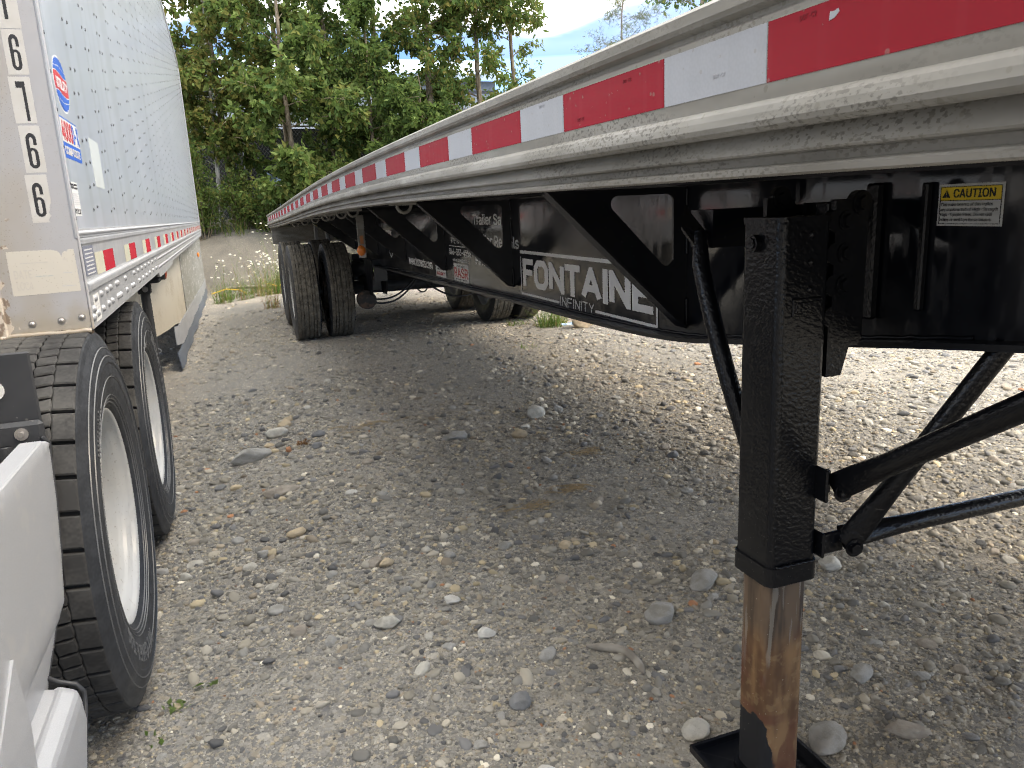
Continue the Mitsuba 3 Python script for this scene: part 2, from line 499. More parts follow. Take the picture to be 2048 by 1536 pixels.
mat('decal_white', base_color=proc(decal_col), roughness=0.5)
mat('decal_cream', base_color=proc(speck_white((0.46, 0.435, 0.385), (0.41, 0.375, 0.315), (0.30, 0.27, 0.22))), roughness=0.55)
mat('decal_patch', base_color=(0.36, 0.38, 0.37), roughness=0.5)
mat('decal_dark', base_color=(0.14, 0.15, 0.19), roughness=0.45)
mat('amber', base_color=(0.75, 0.20, 0.02), roughness=0.25, clearcoat=0.8)
mat('amber_dull', base_color=(0.42, 0.17, 0.06), roughness=0.4)
mat('red_lens', base_color=(0.30, 0.06, 0.03), roughness=0.3)
mat('grey_steel', base_color=proc(alu_col), roughness=0.45, metallic=0.4)


# ground -----------------------------------------------------------
def ground_parts(p):
    x, y = p.x, p.y
    a1, b1, r1 = voronoi(x*38+0.6*noise(x*9, y*9), y*38)
    a2, b2, r2 = voronoi(x*95, y*95+7)
    a3, b3, r3 = voronoi(x*230+3, y*230)
    return (a1, b1, r1), (a2, b2, r2), (a3, b3, r3)


def pal(r, s):
    """A stone's colour from two random numbers."""
    c = mix((0.155, 0.152, 0.145), (0.40, 0.375, 0.335), smoothstep(0.0, 1.0, r))
    c = mix(c, (0.48, 0.40, 0.28), smoothstep(0.80, 0.86, s)*0.8)
    c = mix(c, (0.14, 0.142, 0.155), smoothstep(0.22, 0.14, s)*0.6)
    return mix(c, (0.64, 0.61, 0.54), smoothstep(0.955, 0.965, s)*0.8)


def frac(v): return v-dr.floor(v)


def ground_col(p, n, uv):
    x, y = p.x, p.y
    (a1, b1, r1), (a2, b2, r2), (a3, b3, r3) = ground_parts(p)
    big = fbm(x*1.1, y*1.1, 0.0, 3)
    mid = fbm(x*5, y*5, 4.0, 3)
    dust = mix((0.265, 0.246, 0.212), (0.355, 0.33, 0.283), smoothstep(0.35, 0.7, mid))
    dust = mix(dust, (0.15, 0.145, 0.135), smoothstep(0.55, 0.35, big)*0.5)
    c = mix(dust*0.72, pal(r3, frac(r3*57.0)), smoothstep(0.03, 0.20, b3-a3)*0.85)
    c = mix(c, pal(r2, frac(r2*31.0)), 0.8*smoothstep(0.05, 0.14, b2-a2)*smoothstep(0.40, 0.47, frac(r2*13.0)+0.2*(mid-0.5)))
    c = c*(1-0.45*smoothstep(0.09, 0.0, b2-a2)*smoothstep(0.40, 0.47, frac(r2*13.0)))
    s1 = smoothstep(0.06, 0.12, b1-a1)*smoothstep(0.62, 0.66, frac(r1*17.0)+0.25*(big-0.5))
    c = mix(c, pal(r1, frac(r1*43.0)), s1*0.45)
    c = mix(c, dust, smoothstep(0.52, 0.8, fbm(x*2.2+4, y*2.2, 1.0, 4))*0.45)
    # the bank behind is dark, dusty and partly overgrown
    bank = smoothstep(13.6, 15.2, y+0.8*(big-0.5))
    c = mix(c, mix((0.10, 0.095, 0.083), (0.17, 0.158, 0.135), mid), bank*0.75)
    return c


def ground_h(p, n, uv):
    (a1, b1, r1), (a2, b2, r2), (a3, b3, r3) = ground_parts(p)
    k1 = smoothstep(0.62, 0.66, frac(r1*17.0))
    k2 = smoothstep(0.40, 0.47, frac(r2*13.0))
    return 0.0075*k1*dr.sqrt(dr.maximum(smoothstep(0.0, 0.35, b1-a1), 1e-4)) + 0.0042*k2*dr.sqrt(dr.maximum(smoothstep(0.0, 0.4, b2-a2), 1e-4)) + 0.0018*smoothstep(0.0, 0.4, b3-a3) + 0.004*fbm(p.x*12, p.y*12, 0.0, 2)


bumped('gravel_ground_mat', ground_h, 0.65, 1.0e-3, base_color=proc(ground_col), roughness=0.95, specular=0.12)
scene['pebble'] = {'type': 'twosided', 'bsdf': {'type': 'principled', 'base_color': {'type': 'mesh_attribute', 'name': 'vertex_color'}, 'roughness': 0.85, 'specular': 0.2}}


def stone_col(base, dirt, k):
    def fn(p, n, uv):
        g = fbm(p.x*40+k, p.y*40, p.z*50, 4)
        v = smoothstep(0.04, 0.0, dr.abs(fbm(p.x*14+k, p.y*14, p.z*14, 3)-0.5))
        f = noise(p.x*500, p.y*500, p.z*500)
        return mix(mix(base, dirt, smoothstep(0.35, 0.7, g*0.8+f*0.2)), c3(base)*1.35, v*0.25)
    return fn


STONES = {'stone_grey': ((0.31, 0.30, 0.28), (0.235, 0.225, 0.20)), 'stone_dark': ((0.19, 0.19, 0.19), (0.145, 0.144, 0.142)), 'stone_tan': ((0.46, 0.375, 0.255), (0.34, 0.275, 0.19)),
          'stone_pale': ((0.44, 0.42, 0.37), (0.33, 0.31, 0.265)), 'stone_warm': ((0.31, 0.275, 0.23), (0.235, 0.205, 0.17)), 'stone_white': ((0.52, 0.505, 0.465), (0.42, 0.40, 0.36))}
for i, (k, (a, b)) in enumerate(STONES.items()):
    mat(k, base_color=proc(stone_col(a, b, i*3.3)), roughness=0.85, specular=0.2)

# plants -----------------------------------------------------------
for nm, tr in (('leaf', 0.52), ('grass_blade', 0.5)):
    scene[nm] = {'type': 'principledthin', 'base_color': {'type': 'mesh_attribute', 'name': 'vertex_color'}, 'roughness': 0.42, 'spec_trans': 0.0, 'diff_trans': tr*2, 'eta': 1.35}


def bark_col(a, b, k):
    def fn(p, n, uv):
        g = fbm(p.x*30, p.y*30, p.z*6+k, 3)
        return mix(a, b, smoothstep(0.35, 0.7, g))
    return fn


mat('bark', base_color=proc(bark_col((0.14, 0.115, 0.085), (0.26, 0.22, 0.165), 0)), roughness=0.9, specular=0.1)
mat('bark_pale', base_color=proc(bark_col((0.22, 0.21, 0.19), (0.60, 0.58, 0.55), 3)), roughness=0.8, specular=0.15)
mat('galvanised', base_color=(0.30, 0.31, 0.32), roughness=0.5, metallic=0.5)
mat('roof_metal', base_color=proc(lambda p, n, uv: mix((0.30, 0.40, 0.56), (0.36, 0.46, 0.62), noise(p.x*0.7, p.y*0.2, 0.0))), roughness=0.4)
mat('wall_metal', base_color=(0.20, 0.235, 0.29), roughness=0.6)
mat('wall_band', base_color=(0.055, 0.06, 0.075), roughness=0.6)
mat('tarp_blue', base_color=(0.34, 0.47, 0.62), roughness=0.6)
mat('screen_dark', base_color=proc(lambda p, n, uv: mix((0.030, 0.033, 0.036), (0.055, 0.058, 0.06), fbm(p.x*2, p.z*3, 0.0, 2))), roughness=0.9)
mat('wood_dry', base_color=proc(bark_col((0.20, 0.18, 0.155), (0.31, 0.285, 0.245), 5)), roughness=0.9, specular=0.1)
mat('strap_yellow', base_color=(0.62, 0.42, 0.05), roughness=0.7)
mat('hose_black', base_color=(0.012, 0.012, 0.013), roughness=0.4)
mat('wire_black', base_color=(0.02, 0.02, 0.022), roughness=0.6)

# ------------------------------------------------------------------ ground


def sst(a, b, x):
    t = np.clip((np.asarray(x, float)-a)/(b-a), 0, 1)
    return t*t*(3-2*t)


def ground_z(x, y):
    x, y = np.broadcast_arrays(np.asarray(x, float), np.asarray(y, float))
    q = np.stack([x, y, x*0], -1)
    far = 1-sst(14, 40, np.hypot(x, y))
    z = -0.065*sst(0.45, -0.35, x) - 0.035*np.exp(-((y-3.5)/0.8)**2)*sst(0.1, -0.4, x)
    z = z + far*(0.050*(meshkit.fbm(q*0.55, 3, 11)-0.5) + 0.018*(meshkit.fbm(q*2.6, 3, 12)-0.5))*sst(0.3, 1.5, np.hypot(x-0.98, y-1.19))*sst(0.2, 1.2, np.hypot(x+0.5, y-2.3))
    for lx_ in (0.982, 2.556): z = z - 0.040*sst(0.42, 0.20, np.hypot(x-lx_, y-1.194))
    n = meshkit.fbm(q*0.5, 3, 14)-0.5
    bank = 1.22*sst(14.7, 17.6, y+1.6*n-0.04*np.abs(x-1))
    return z + bank*(1+0.12*(meshkit.fbm(q*1.3, 3, 15)-0.5))


def spaced(lo, hi, d0, c, grow, end):
    """Coordinates d0 apart between lo and hi and ever wider beyond, out to end."""
    a = list(np.arange(lo, hi+1e-9, d0)); s = d0
    while a[-1] < end: s *= grow; a.append(a[-1]+s)
    b = []; s = d0; x = lo
    while x > -end: s *= grow; x -= s; b.append(x)
    return np.array(b[::-1]+a)


gx = spaced(-1.4, 5.2, 0.035, 0, 1.16, 900.0)
gy = spaced(0.5, 9.0, 0.035, 0, 1.07, 900.0)
GX, GY = np.meshgrid(gx, gy, indexing='ij')
V = np.stack([GX, GY, ground_z(GX, GY)], -1).reshape(-1, 3)
scene['gravel_ground'] = mikit.ply((V, grid_faces(len(gx), len(gy))), 'gravel_ground_mat', smooth=True)
tag('gravel_ground', 'grey brown gravel yard with a low bank at its far end', 'ground', kind='structure')

# pebbles: loose small stones, real geometry, one mass
ico0, ico1 = trimesh.creation.icosphere(subdivisions=0), trimesh.creation.icosphere(subdivisions=1)
PAL = np.array([(0.20, 0.195, 0.185), (0.25, 0.24, 0.22), (0.15, 0.15, 0.15), (0.29, 0.275, 0.245), (0.115, 0.118, 0.128), (0.33, 0.29, 0.215), (0.45, 0.435, 0.40), (0.22, 0.195, 0.165), (0.26, 0.14, 0.085)])
PW = np.array([0.22, 0.20, 0.20, 0.11, 0.14, 0.05, 0.035, 0.05, 0.005]); PW = PW/PW.sum()


def pebbles(x, y, r, base, seed, flat=(0.38, 0.75)):
    g = np.random.default_rng(seed)
    n = len(x); bv, bf = np.asarray(base.vertices), np.asarray(base.faces); m = len(bv)
    v = np.broadcast_to(bv, (n, m, 3)).copy()
    v *= 1+g.normal(0, 0.10 if m > 20 else 0.16, (n, m, 1))
    if m > 20:      # a few flat cuts make the larger ones less egg-like
        for _ in range(3):
            d = g.normal(0, 1, (n, 1, 3)); d /= np.linalg.norm(d, axis=2, keepdims=True)
            k = (v*d).sum(2, keepdims=True); lim = g.uniform(0.55, 0.95, (n, 1, 1))
            v -= d*np.maximum(k-lim, 0)
    s = np.stack([g.uniform(0.8, 1.45, n), g.uniform(0.65, 1.0, n), g.uniform(*flat, n)], 1)*r[:, None]
    v *= s[:, None]
    tl = g.normal(0, 0.22, n); c, t = np.cos(tl)[:, None], np.sin(tl)[:, None]
    v[..., 0], v[..., 2] = v[..., 0]*c-v[..., 2]*t, v[..., 0]*t+v[..., 2]*c
    a = g.uniform(0, 6.283, n); c, t = np.cos(a)[:, None], np.sin(a)[:, None]
    v[..., 0], v[..., 1] = v[..., 0]*c-v[..., 1]*t, v[..., 0]*t+v[..., 1]*c
    v += np.stack([x, y, ground_z(x, y)+s[:, 2]*g.uniform(-0.25, 0.45, n)], 1)[:, None]
    col = PAL[g.choice(len(PAL), n, p=PW)]*g.uniform(0.62, 1.35, (n, 1))*np.array([1.32, 1.26, 1.14])
    f = (bf[None]+(np.arange(n)*m)[:, None, None]).reshape(-1, 3)
    return v.reshape(-1, 3), f, np.repeat(col, m, 0)


def scatter(n, rmin, rmax, seed, mind=1.1, maxd=11):
    """Points whose density falls with the distance, and lognormal radii."""
    g = np.random.default_rng(seed)
    d = mind*(maxd/mind)**g.uniform(0, 1, n*2); a = np.radians(g.uniform(-18, 56, n*2))
    x, y = d*np.sin(a), d*np.cos(a)
    k = meshkit.fbm(np.stack([x*1.3, y*1.3, x*0], -1), 3, 21)
    keep = g.uniform(0, 1, n*2) < np.clip(0.25+2.6*(k-0.32)+0.16*x, 0.10, 1)
    keep &= (np.abs(x-0.982) > 0.15) | (np.abs(y-1.194) > 0.15)      # none on the leg's foot
    x, y, d = x[keep][:n], y[keep][:n], d[keep][:n]
    r = np.exp(g.normal(math.log(rmin), 0.38, len(x)))*np.clip(d/2.2, 0.75, 2.2)
    return x, y, np.minimum(r, rmax)


P1 = pebbles(*scatter(96000, 0.0040, 0.011, 31, 0.95, 11), ico0, 41)
P2 = pebbles(*scatter(9500, 0.0100, 0.024, 32, 0.95, 15.5), ico1, 42)
vv = np.vstack([P1[0], P2[0]]); ff = np.vstack([P1[1], P2[1]+len(P1[0])]); cc = np.vstack([P1[2], P2[2]])
scene['gravel'] = mikit.ply((vv, ff), 'pebble', smooth=True, color=cc)
tag('gravel', 'small loose gravel and pebbles strewn over the yard', 'gravel', kind='stuff')


def stone_mesh(seed, sx, sy, sz, rough=0.10, cuts=7):
    g = np.random.default_rng(seed)
    m = trimesh.creation.icosphere(subdivisions=3)
    v = np.array(m.vertices)
    for _ in range(cuts):
        d = g.normal(0, 1, 3); d /= np.linalg.norm(d)
        k = v@d; lim = g.uniform(0.55, 0.9); v = v-d*np.maximum(k-lim, 0)[:, None]*0.85
    v *= 1+rough*(meshkit.fbm(v*1.7+seed, 3, seed)-0.5)[:, None]*2
    v *= 1+0.05*(meshkit.fbm(v*6+seed, 2, seed)-0.5)[:, None]*2
    v *= np.array([sx, sy, sz])/np.abs(v).max(0)
    return trimesh.Trimesh(v, m.faces, process=False)


def put_stone(key, m, mt, x, y, rot, sink=0.3, tilt=0.0):
    m = m.copy()
    c, s = math.cos(tilt), math.sin(tilt)
    v = np.array(m.vertices)@np.array([[c, 0, s], [0, 1, 0], [-s, 0, c]]).T
    c, s = math.cos(rot), math.sin(rot)
    v = v@np.array([[c, -s, 0], [s, c, 0], [0, 0, 1]]).T
    h = -v[:, 2].min()
    v += (x, y, float(ground_z(x, y))+h*(1-2*sink))
    scene[key] = mikit.ply((v, m.faces), mt, smooth=True)


# stones one can point at: x, y, half sizes, turn, material, sink, label
NAMED = [
    (-0.05, 4.20, 0.125, 0.060, 0.050, 0.25, 'stone_grey', 0.22, 'large flat blue grey stone with a tan edge, the biggest between the two trailers'),
    (0.10, 4.52, 0.075, 0.050, 0.036, 0.1, 'stone_pale', 0.2, 'pale cream angular stone just behind the large flat grey stone'),
    (0.16, 4.68, 0.046, 0.034, 0.026, 0.4, 'stone_tan', 0.2, 'tan rounded stone touching the pale cream stone'),
    (0.07, 3.55, 0.090, 0.040, 0.026, 0.2, 'stone_warm', 0.32, 'long flat beige stone lying in front of the large flat grey stone'),
    (0.105, 2.98, 0.048, 0.024, 0.020, 0.35, 'stone_tan', 0.2, 'elongated yellow tan pebble alone in the grey gravel on the left'),
    (0.30, 2.10, 0.041, 0.026, 0.022, -0.3, 'stone_pale', 0.15, 'pale pointed oval stone alone near the bottom centre'),
    (0.56, 1.92, 0.028, 0.024, 0.018, 0.1, 'stone_white', 0.2, 'light round pebble right of the pale pointed oval stone'),
    (0.34, 2.52, 0.030, 0.022, 0.020, 0.5, 'stone_warm', 0.2, 'brown grey pebble, left one of a touching pair near the centre'),
    (0.375, 2.50, 0.034, 0.019, 0.018, 0.6, 'stone_tan', 0.2, 'tan oval pebble, right one of a touching pair near the centre'),
    (0.33, 4.32, 0.042, 0.034, 0.024, 0.2, 'stone_dark', 0.3, 'dark green grey flat stone right of the large flat grey stone'),
    (0.30, 4.12, 0.034, 0.028, 0.022, 0.9, 'stone_dark', 0.3, 'dark slate stone under the trailer edge, nearest the tan leaf litter'),
    (1.56, 4.05, 0.070, 0.052, 0.045, 0.3, 'stone_pale', 0.25, 'lumpy pale stone among small rubble left of the steel leg brace'),
    (1.72, 4.08, 0.034, 0.028, 0.026, 0.3, 'stone_grey', 0.2, 'small grey stone right beside the lumpy pale stone'),
    (1.34, 3.72, 0.046, 0.032, 0.028, -0.4, 'stone_tan', 0.15, 'smooth beige egg shaped stone in the middle of the bare gravel'),
    (1.00, 3.85, 0.078, 0.048, 0.030, 0.1, 'stone_grey', 0.3, 'broad flat grey stone under the flatbed, left of the egg shaped stone'),
    (3.20, 6.86, 0.130, 0.095, 0.085, 0.2, 'stone_tan', 0.15, 'large beige boulder beside the green weed tuft beyond the flatbed'),
    (1.07, 1.80, 0.062, 0.044, 0.032, 0.5, 'stone_grey', 0.25, 'big round edged stone just above the curved dry root'),
    (0.905, 1.36, 0.040, 0.030, 0.026, 0.3, 'stone_pale', 0.25, 'pale stone half hidden behind the collar of the landing leg'),
    (1.165, 1.215, 0.062, 0.043, 0.022, 0.45, 'stone_grey', 0.15, 'flat oval grey stone right of the rusty leg foot'),
    (1.33, 1.14, 0.050, 0.026, 0.020, -0.6, 'stone_warm', 0.25, 'long flat stone at the lower right behind the oval grey stone'),
    (1.38, 1.33, 0.034, 0.026, 0.024, 0.2, 'stone_grey', 0.2, 'rounded grey stone up right of the long flat stone'),
    (0.50, 1.32, 0.028, 0.026, 0.022, 0.4, 'stone_white', 0.2, 'round white grey pebble at the bottom edge, centre left'),
    (0.40, 1.34, 0.036, 0.022, 0.018, 0.3, 'stone_pale', 0.2, 'pale oval pebble beside the round white grey one'),
    (0.54, 1.58, 0.032, 0.026, 0.022, 0.3, 'stone_dark', 0.2, 'smooth slate blue pebble above the round white grey pebble'),
    (1.30, 1.92, 0.062, 0.045, 0.028, 0.5, 'stone_grey', 0.3, 'wide flat grey stone left of the landing leg, half buried'),
    (1.74, 1.84, 0.050, 0.034, 0.024, 0.2, 'stone_pale', 0.25, 'pale pebble right of the lower leg bracket'),
]
for i, (x, y, sx, sy, sz, rot, mt, sink, lab) in enumerate(NAMED):
    k = key_for('stone'); tag(k, lab, 'stone')
    put_stone(k, stone_mesh(100+i, sx, sy, sz), mt, x, y, rot, sink)
_g = np.random.default_rng(77)
_var = [stone_mesh(300+i, 1.0, _g.uniform(0.62, 0.9), _g.uniform(0.4, 0.65), 0.08, 6) for i in range(14)]
_mts = ['stone_grey', 'stone_dark', 'stone_warm', 'stone_pale', 'stone_tan', 'stone_white']
sx_, sy_, sr_ = scatter(233, 0.016, 0.029, 53, 1.15, 7.5)
for x, y, r in zip(sx_, sy_, sr_):
    if any(math.hypot(x-q[0], y-q[1]) < q[2]+r for q in NAMED) or math.hypot(x-0.98, y-1.19) < 0.24 or math.hypot(x+0.5, y-2.2) < 0.3: continue
    k = key_for('stone')
    tag(k, 'small rounded stone lying loose in the gravel yard', 'stone', 'loose stones in the gravel')
    m = _var[_g.integers(14)].copy(); m.apply_scale(r*1.15)
    put_stone(k, m, _mts[_g.choice(6, p=[0.46, 0.09, 0.22, 0.16, 0.04, 0.03])], x, y, _g.uniform(0, 6.28), _g.uniform(0.28, 0.48), _g.normal(0, 0.15))

# ------------------------------------------------------------------ flatbed trailer (runs along y, its near edge at x = 0.474)
from scipy.interpolate import PchipInterpolator, CubicSpline
FB = thing('flatbed_trailer', 'black flatbed trailer with aluminium side rail, red and white tape and rusty landing leg', 'trailer')
_cy = [-3, -1, 0.6, 1.5, 2.2, 2.9, 4.05, 5.6, 8.04, 10.2, 11.2]
_cz = [-0.055, -0.022, 0.0, 0.006, 0.0095, 0.009, 0.000, -0.029, -0.089, -0.135, -0.156]
_cam = CubicSpline(_cy, _cz)
camber = lambda y: _cam(np.asarray(y, float))
XE, YF, YR, XC = 0.474, -1.6, 11.08, 1.769      # near edge, front, rear, centre line


def sweep(poly, ys, dz=camber, mirror=False):
    """Closed outline (x, z) carried along y with the deck's camber; each edge keeps its own vertices."""
    pts = np.array(poly, float); n = len(pts)
    a = Polygon(pts)
    if not a.exterior.is_ccw: pts = pts[::-1]
    ys = np.asarray(ys, float); d = dz(ys) if callable(dz) else np.zeros(len(ys))+dz
    V, F = [], []
    for i in range(n):
        p, q = pts[i], pts[(i+1) % n]
        o = sum(len(v) for v in V)
        v = np.stack([np.stack([np.full(len(ys), p[0]), ys, p[1]+d], 1), np.stack([np.full(len(ys), q[0]), ys, q[1]+d], 1)], 1).reshape(-1, 3)
        j = np.arange(len(ys)-1)*2+o
        F += [np.stack([j, j+2, j+3], 1), np.stack([j, j+3, j+1], 1)]
        V.append(v)
    cv, cf = trimesh.creation.triangulate_polygon(Polygon(pts), engine='earcut')
    for yy, dd, flip in ((ys[0], d[0], False), (ys[-1], d[-1], True)):
        o = sum(len(v) for v in V)
        V.append(np.stack([cv[:, 0], np.full(len(cv), yy), cv[:, 1]+dd], 1)); F.append((cf[:, ::-1] if flip else cf)+o)
    m = trimesh.Trimesh(np.vstack(V), np.vstack(F), process=False)
    if mirror:
        m.vertices[:, 0] = 2*XC-m.vertices[:, 0]; m.faces = m.faces[:, ::-1]
    return m


YS = np.concatenate([np.linspace(YF, 6, 60), np.linspace(6.2, YR, 25)])
rail = [(0.060, 1.409), (0.003, 1.409), (-0.002, 1.4075), (-0.0065, 1.403), (-0.0070, 1.392), (-0.0045, 1.3872), (0.001, 1.386), (0.007, 1.3845), (0.0065, 1.380), (0.002, 1.3765),
        (0.002, 1.3045), (-0.001, 1.3025), (-0.004, 1.299), (-0.0065, 1.293), (-0.008, 1.286), (-0.0065, 1.281), (-0.002, 1.278), (0.005, 1.277), (0.012, 1.279), (0.022, 1.285), (0.025, 1.2845),
        (0.014, 1.259), (0.016, 1.257), (0.030, 1.2555), (0.031, 1.248), (0.0165, 1.2455), (0.0150, 1.2435), (0.0155, 1.2385), (0.018, 1.2375), (0.075, 1.2375), (0.075, 1.246), (0.050, 1.250), (0.050, 1.395), (0.060, 1.400)]
rail = [(XE+a, z) for a, z in rail]
SR = put(FB, 'side_rail', sweep(rail, YS), 'alu', smooth=26, label='dirty aluminium side rail of the flatbed, grooved and lipped')
put(FB, 'side_rail', sweep(rail, YS, mirror=True), 'alu', smooth=38)
# bright scuffs along the bottom of the rail's nose
# tape: strips of red 279 mm and white 178 mm, each piece its own
YT0 = 0.612 - 0.457*5
for k in range(-1, 31):
    for nm, mt, a, b in (('white_tape', 'tape_white', 0.0, 7/18), ('red_tape', 'tape_red', 7/18, 1.0)):
        y0, y1 = YT0+0.457*(k+a)+0.0008, YT0+0.457*(k+b)-0.0008
        if y1 < YF+0.05 or y1 > YR-0.01: continue
        y = np.linspace(y0, y1, 6)
        m = sweep([(XE+0.002, 1.3705), (XE+0.0012, 1.3705), (XE+0.0012, 1.3190), (XE+0.002, 1.3190)], y)
        k_ = put(SR, nm, m, mt)
# faint print and a scratch on the near tape
mat('tape_print', base_color=(0.36, 0.37, 0.40), roughness=0.4)
mat('tape_print_red', base_color=(0.20, 0.012, 0.02), roughness=0.4)
for y, z, dz_, mt in ((0.695, 1.3345, 0.0, 'tape_print'), (0.885, 1.3585, 0, 'tape_print_red'), (1.02, 1.328, 0, 'tape_print_red'), (1.16, 1.362, 0, 'tape_print'), (0.455, 1.352, 0, 'tape_print_red'), (0.57, 1.362, 0, 'tape_print_red')):
    m = text('DOT-C2', 0.0042, 0.020)
    put(SR, 'tape_print', frame_mesh(m, (XE+0.0012, y, z+float(camber(y))), (0, -1, 0), (0, 0, 1), (-1, 0, 0)), mt)
m = extr(Polygon([(0, 0), (0.006, 0.001), (0.011, 0.0045), (0.010, 0.0072), (0.004, 0.006), (0.001, 0.007)]), 0.0005)
put(SR, 'scrape', frame_mesh(m, (XE+0.0012, 0.535, 1.3545), (0, -1, 0), (0, 0, 1), (-1, 0, 0)), 'tape_white')
# rear end cap of the deck
put(FB, 'rear_sill', bx(XE+0.004, 2*XC-XE-0.004, YR-0.03, YR+0.012, 1.24+float(camber(YR)), 1.405+float(camber(YR))), 'alu')
# deck boards
ys = np.linspace(YF, YR, 50)
nb = 9
w = (2*XC-2*XE-0.12)/nb
for i in range(nb):
    x0 = XE+0.06+w*i
    put(FB, 'deck_plank', sweep([(x0+0.002, 1.372), (x0+w-0.002, 1.372), (x0+w-0.002, 1.403), (x0+0.002, 1.403)], ys), 'alu')
# crossmembers: light I sections from rail to rail
for y in np.arange(-1.3, 10.9, 0.61):
    c = float(camber(y))
    I = shapely.union_all([sbox(y-0.030, 1.262+c, y+0.030, 1.268+c), sbox(y-0.030, 1.362+c, y+0.030, 1.3715+c), sbox(y-0.003, 1.268+c, y+0.003, 1.362+c)])
    put(FB, 'crossmember', prismX(I, XE+0.0752, 2*XC-XE-0.0752), 'black_paint')

# main beams
XW = 1.25
zb = PchipInterpolator([-2, 0.0, 0.87, 1.62, 1.96, 2.32, 3.53, 5.10, 8.28, 11.2], [1.03, 1.03, 0.947, 0.846, 0.806, 0.792, 0.780, 0.757, 0.731, 0.728])
yy = np.concatenate([np.linspace(YF, 0.8, 10), np.linspace(0.9, 3.0, 36), np.linspace(3.2, 10.9, 36)])


def beam(x, name):
    zt = 1.258+camber(yy); zl = zb(yy)
    poly = Polygon(np.vstack([np.stack([yy, zl+0.010], 1), np.stack([yy, zt-0.010], 1)[::-1]]))
    k = put(FB, name, prismX(poly, x, x+0.008), 'web_paint', label='glossy black main beam web with white lettering' if x < 1.5 else None)
    v0, v1 = [], []
    for (a, b, nm) in ((zl, zl+0.0125, 'bottom_flange'), (zt-0.0125, zt, 'top_flange')):
        n = len(yy); c = x+0.004
        ring = np.stack([np.stack([np.full(n, c-0.064), yy, a], 1), np.stack([np.full(n, c+0.064), yy, a], 1), np.stack([np.full(n, c+0.064), yy, b], 1), np.stack([np.full(n, c-0.064), yy, b], 1)], 1)
        V_, F_ = [], []
        for e in range(4):
            q = np.stack([ring[:, e], ring[:, (e+1) % 4]], 1).reshape(-1, 3); j = np.arange(n-1)*2+len(V_)*2*n
            F_ += [np.stack([j, j+1, j+3], 1), np.stack([j, j+3, j+2], 1)]; V_.append(q)
        m = trimesh.Trimesh(np.vstack(V_), np.vstack(F_), process=False)
        put(k, nm, m, 'black_paint', smooth=True)
    return k


B1 = beam(XW, 'main_beam')
B2 = beam(2*XC-XW-0.008, 'main_beam')
# weld bead along the lower flange
wy = np.linspace(1.0, 8.0, 260)
put(B1, 'weld_bead', tube(np.stack([np.full(260, XW-0.002), wy, zb(wy)+0.0155+0.0012*np.sin(wy*90)], 1), 0.0045, 6), 'black_paint', smooth=True)

# outriggers (gussets): plate with a rounded triangular hole and a flange along its slope
for i, y in enumerate((1.952, 3.46, 4.70, 5.90, 7.10, 8.45)):
    c = float(camber(y))
    out = Polygon([(XW-0.0005, 0.838), (XW-0.0005, 1.2445+c), (0.59, 1.2445+c), (0.59, 1.238+c), (0.79, 1.238+c), (0.815, 1.2380+c), (1.232, 0.850)])
    hole = Polygon([(0.972, 1.226+c), (1.204, 1.226+c), (1.204, 0.998)]).buffer(-0.022).buffer(0.022, quad_segs=6)
    put(FB, 'outrigger', prismY(out.difference(hole), y-0.004, y+0.004), 'black_paint')
    d = np.array([1.232-0.815, 0.850-1.238-c]); L = np.hypot(*d); d /= L; nn = np.array([d[1], -d[0]])
    if nn[1] > 0: nn = -nn
    p0, p1 = np.array([0.79, 1.262+c]), np.array([1.232, 0.850])
    fl = Polygon([p0, p1, p1+nn*0.007, p0+nn*0.007])
    put(FB, 'outrigger_flange', prismY(fl, y-0.030, y+0.022), 'black_paint')
    zz = np.concatenate([np.linspace(0.85, 0.93, 24), np.linspace(1.06, 1.15, 24), np.linspace(1.2, 1.24+c, 12)])
    ms = [tube(np.stack([np.full(len(s), XW-0.003)+0.001*np.sin(s*700), np.full(len(s), y-0.006), s], 1), 0.005, 6) for s in (zz[:24], zz[24:48], zz[48:])]
    put(FB, 'outrigger_weld', cat(ms), 'black_paint', smooth=True)

# strap rings hanging under the rail
def ring(y, x=0.60):
    c = float(camber(y)); a = np.linspace(-0.3, np.pi+0.3, 14)
    arc = tube(np.stack([x-0.026*np.cos(a), y+0*a, 1.234+c-0.028*np.sin(a)], 1), 0.006, 8)
    bar = tube([(x-0.055, y, 1.240+c), (x+0.045, y, 1.240+c)], 0.008, 8)
    return put(FB, 'strap_ring', cat([arc, bar]), 'grey_steel', smooth=True)


for y in (2.80, 4.05, 4.50, 5.02, 5.28, 5.98, 6.85, 7.9): ring(y)

# lettering on the beam: flat print, as it stands on the web
def frame_strip(y0, z0, y1, z1, name='lettering_rule'):
    put(B1, name, bx(1.2479, 1.2486, min(y0, y1), max(y0, y1), min(z0, z1), max(z0, z1)), 'white_ink')


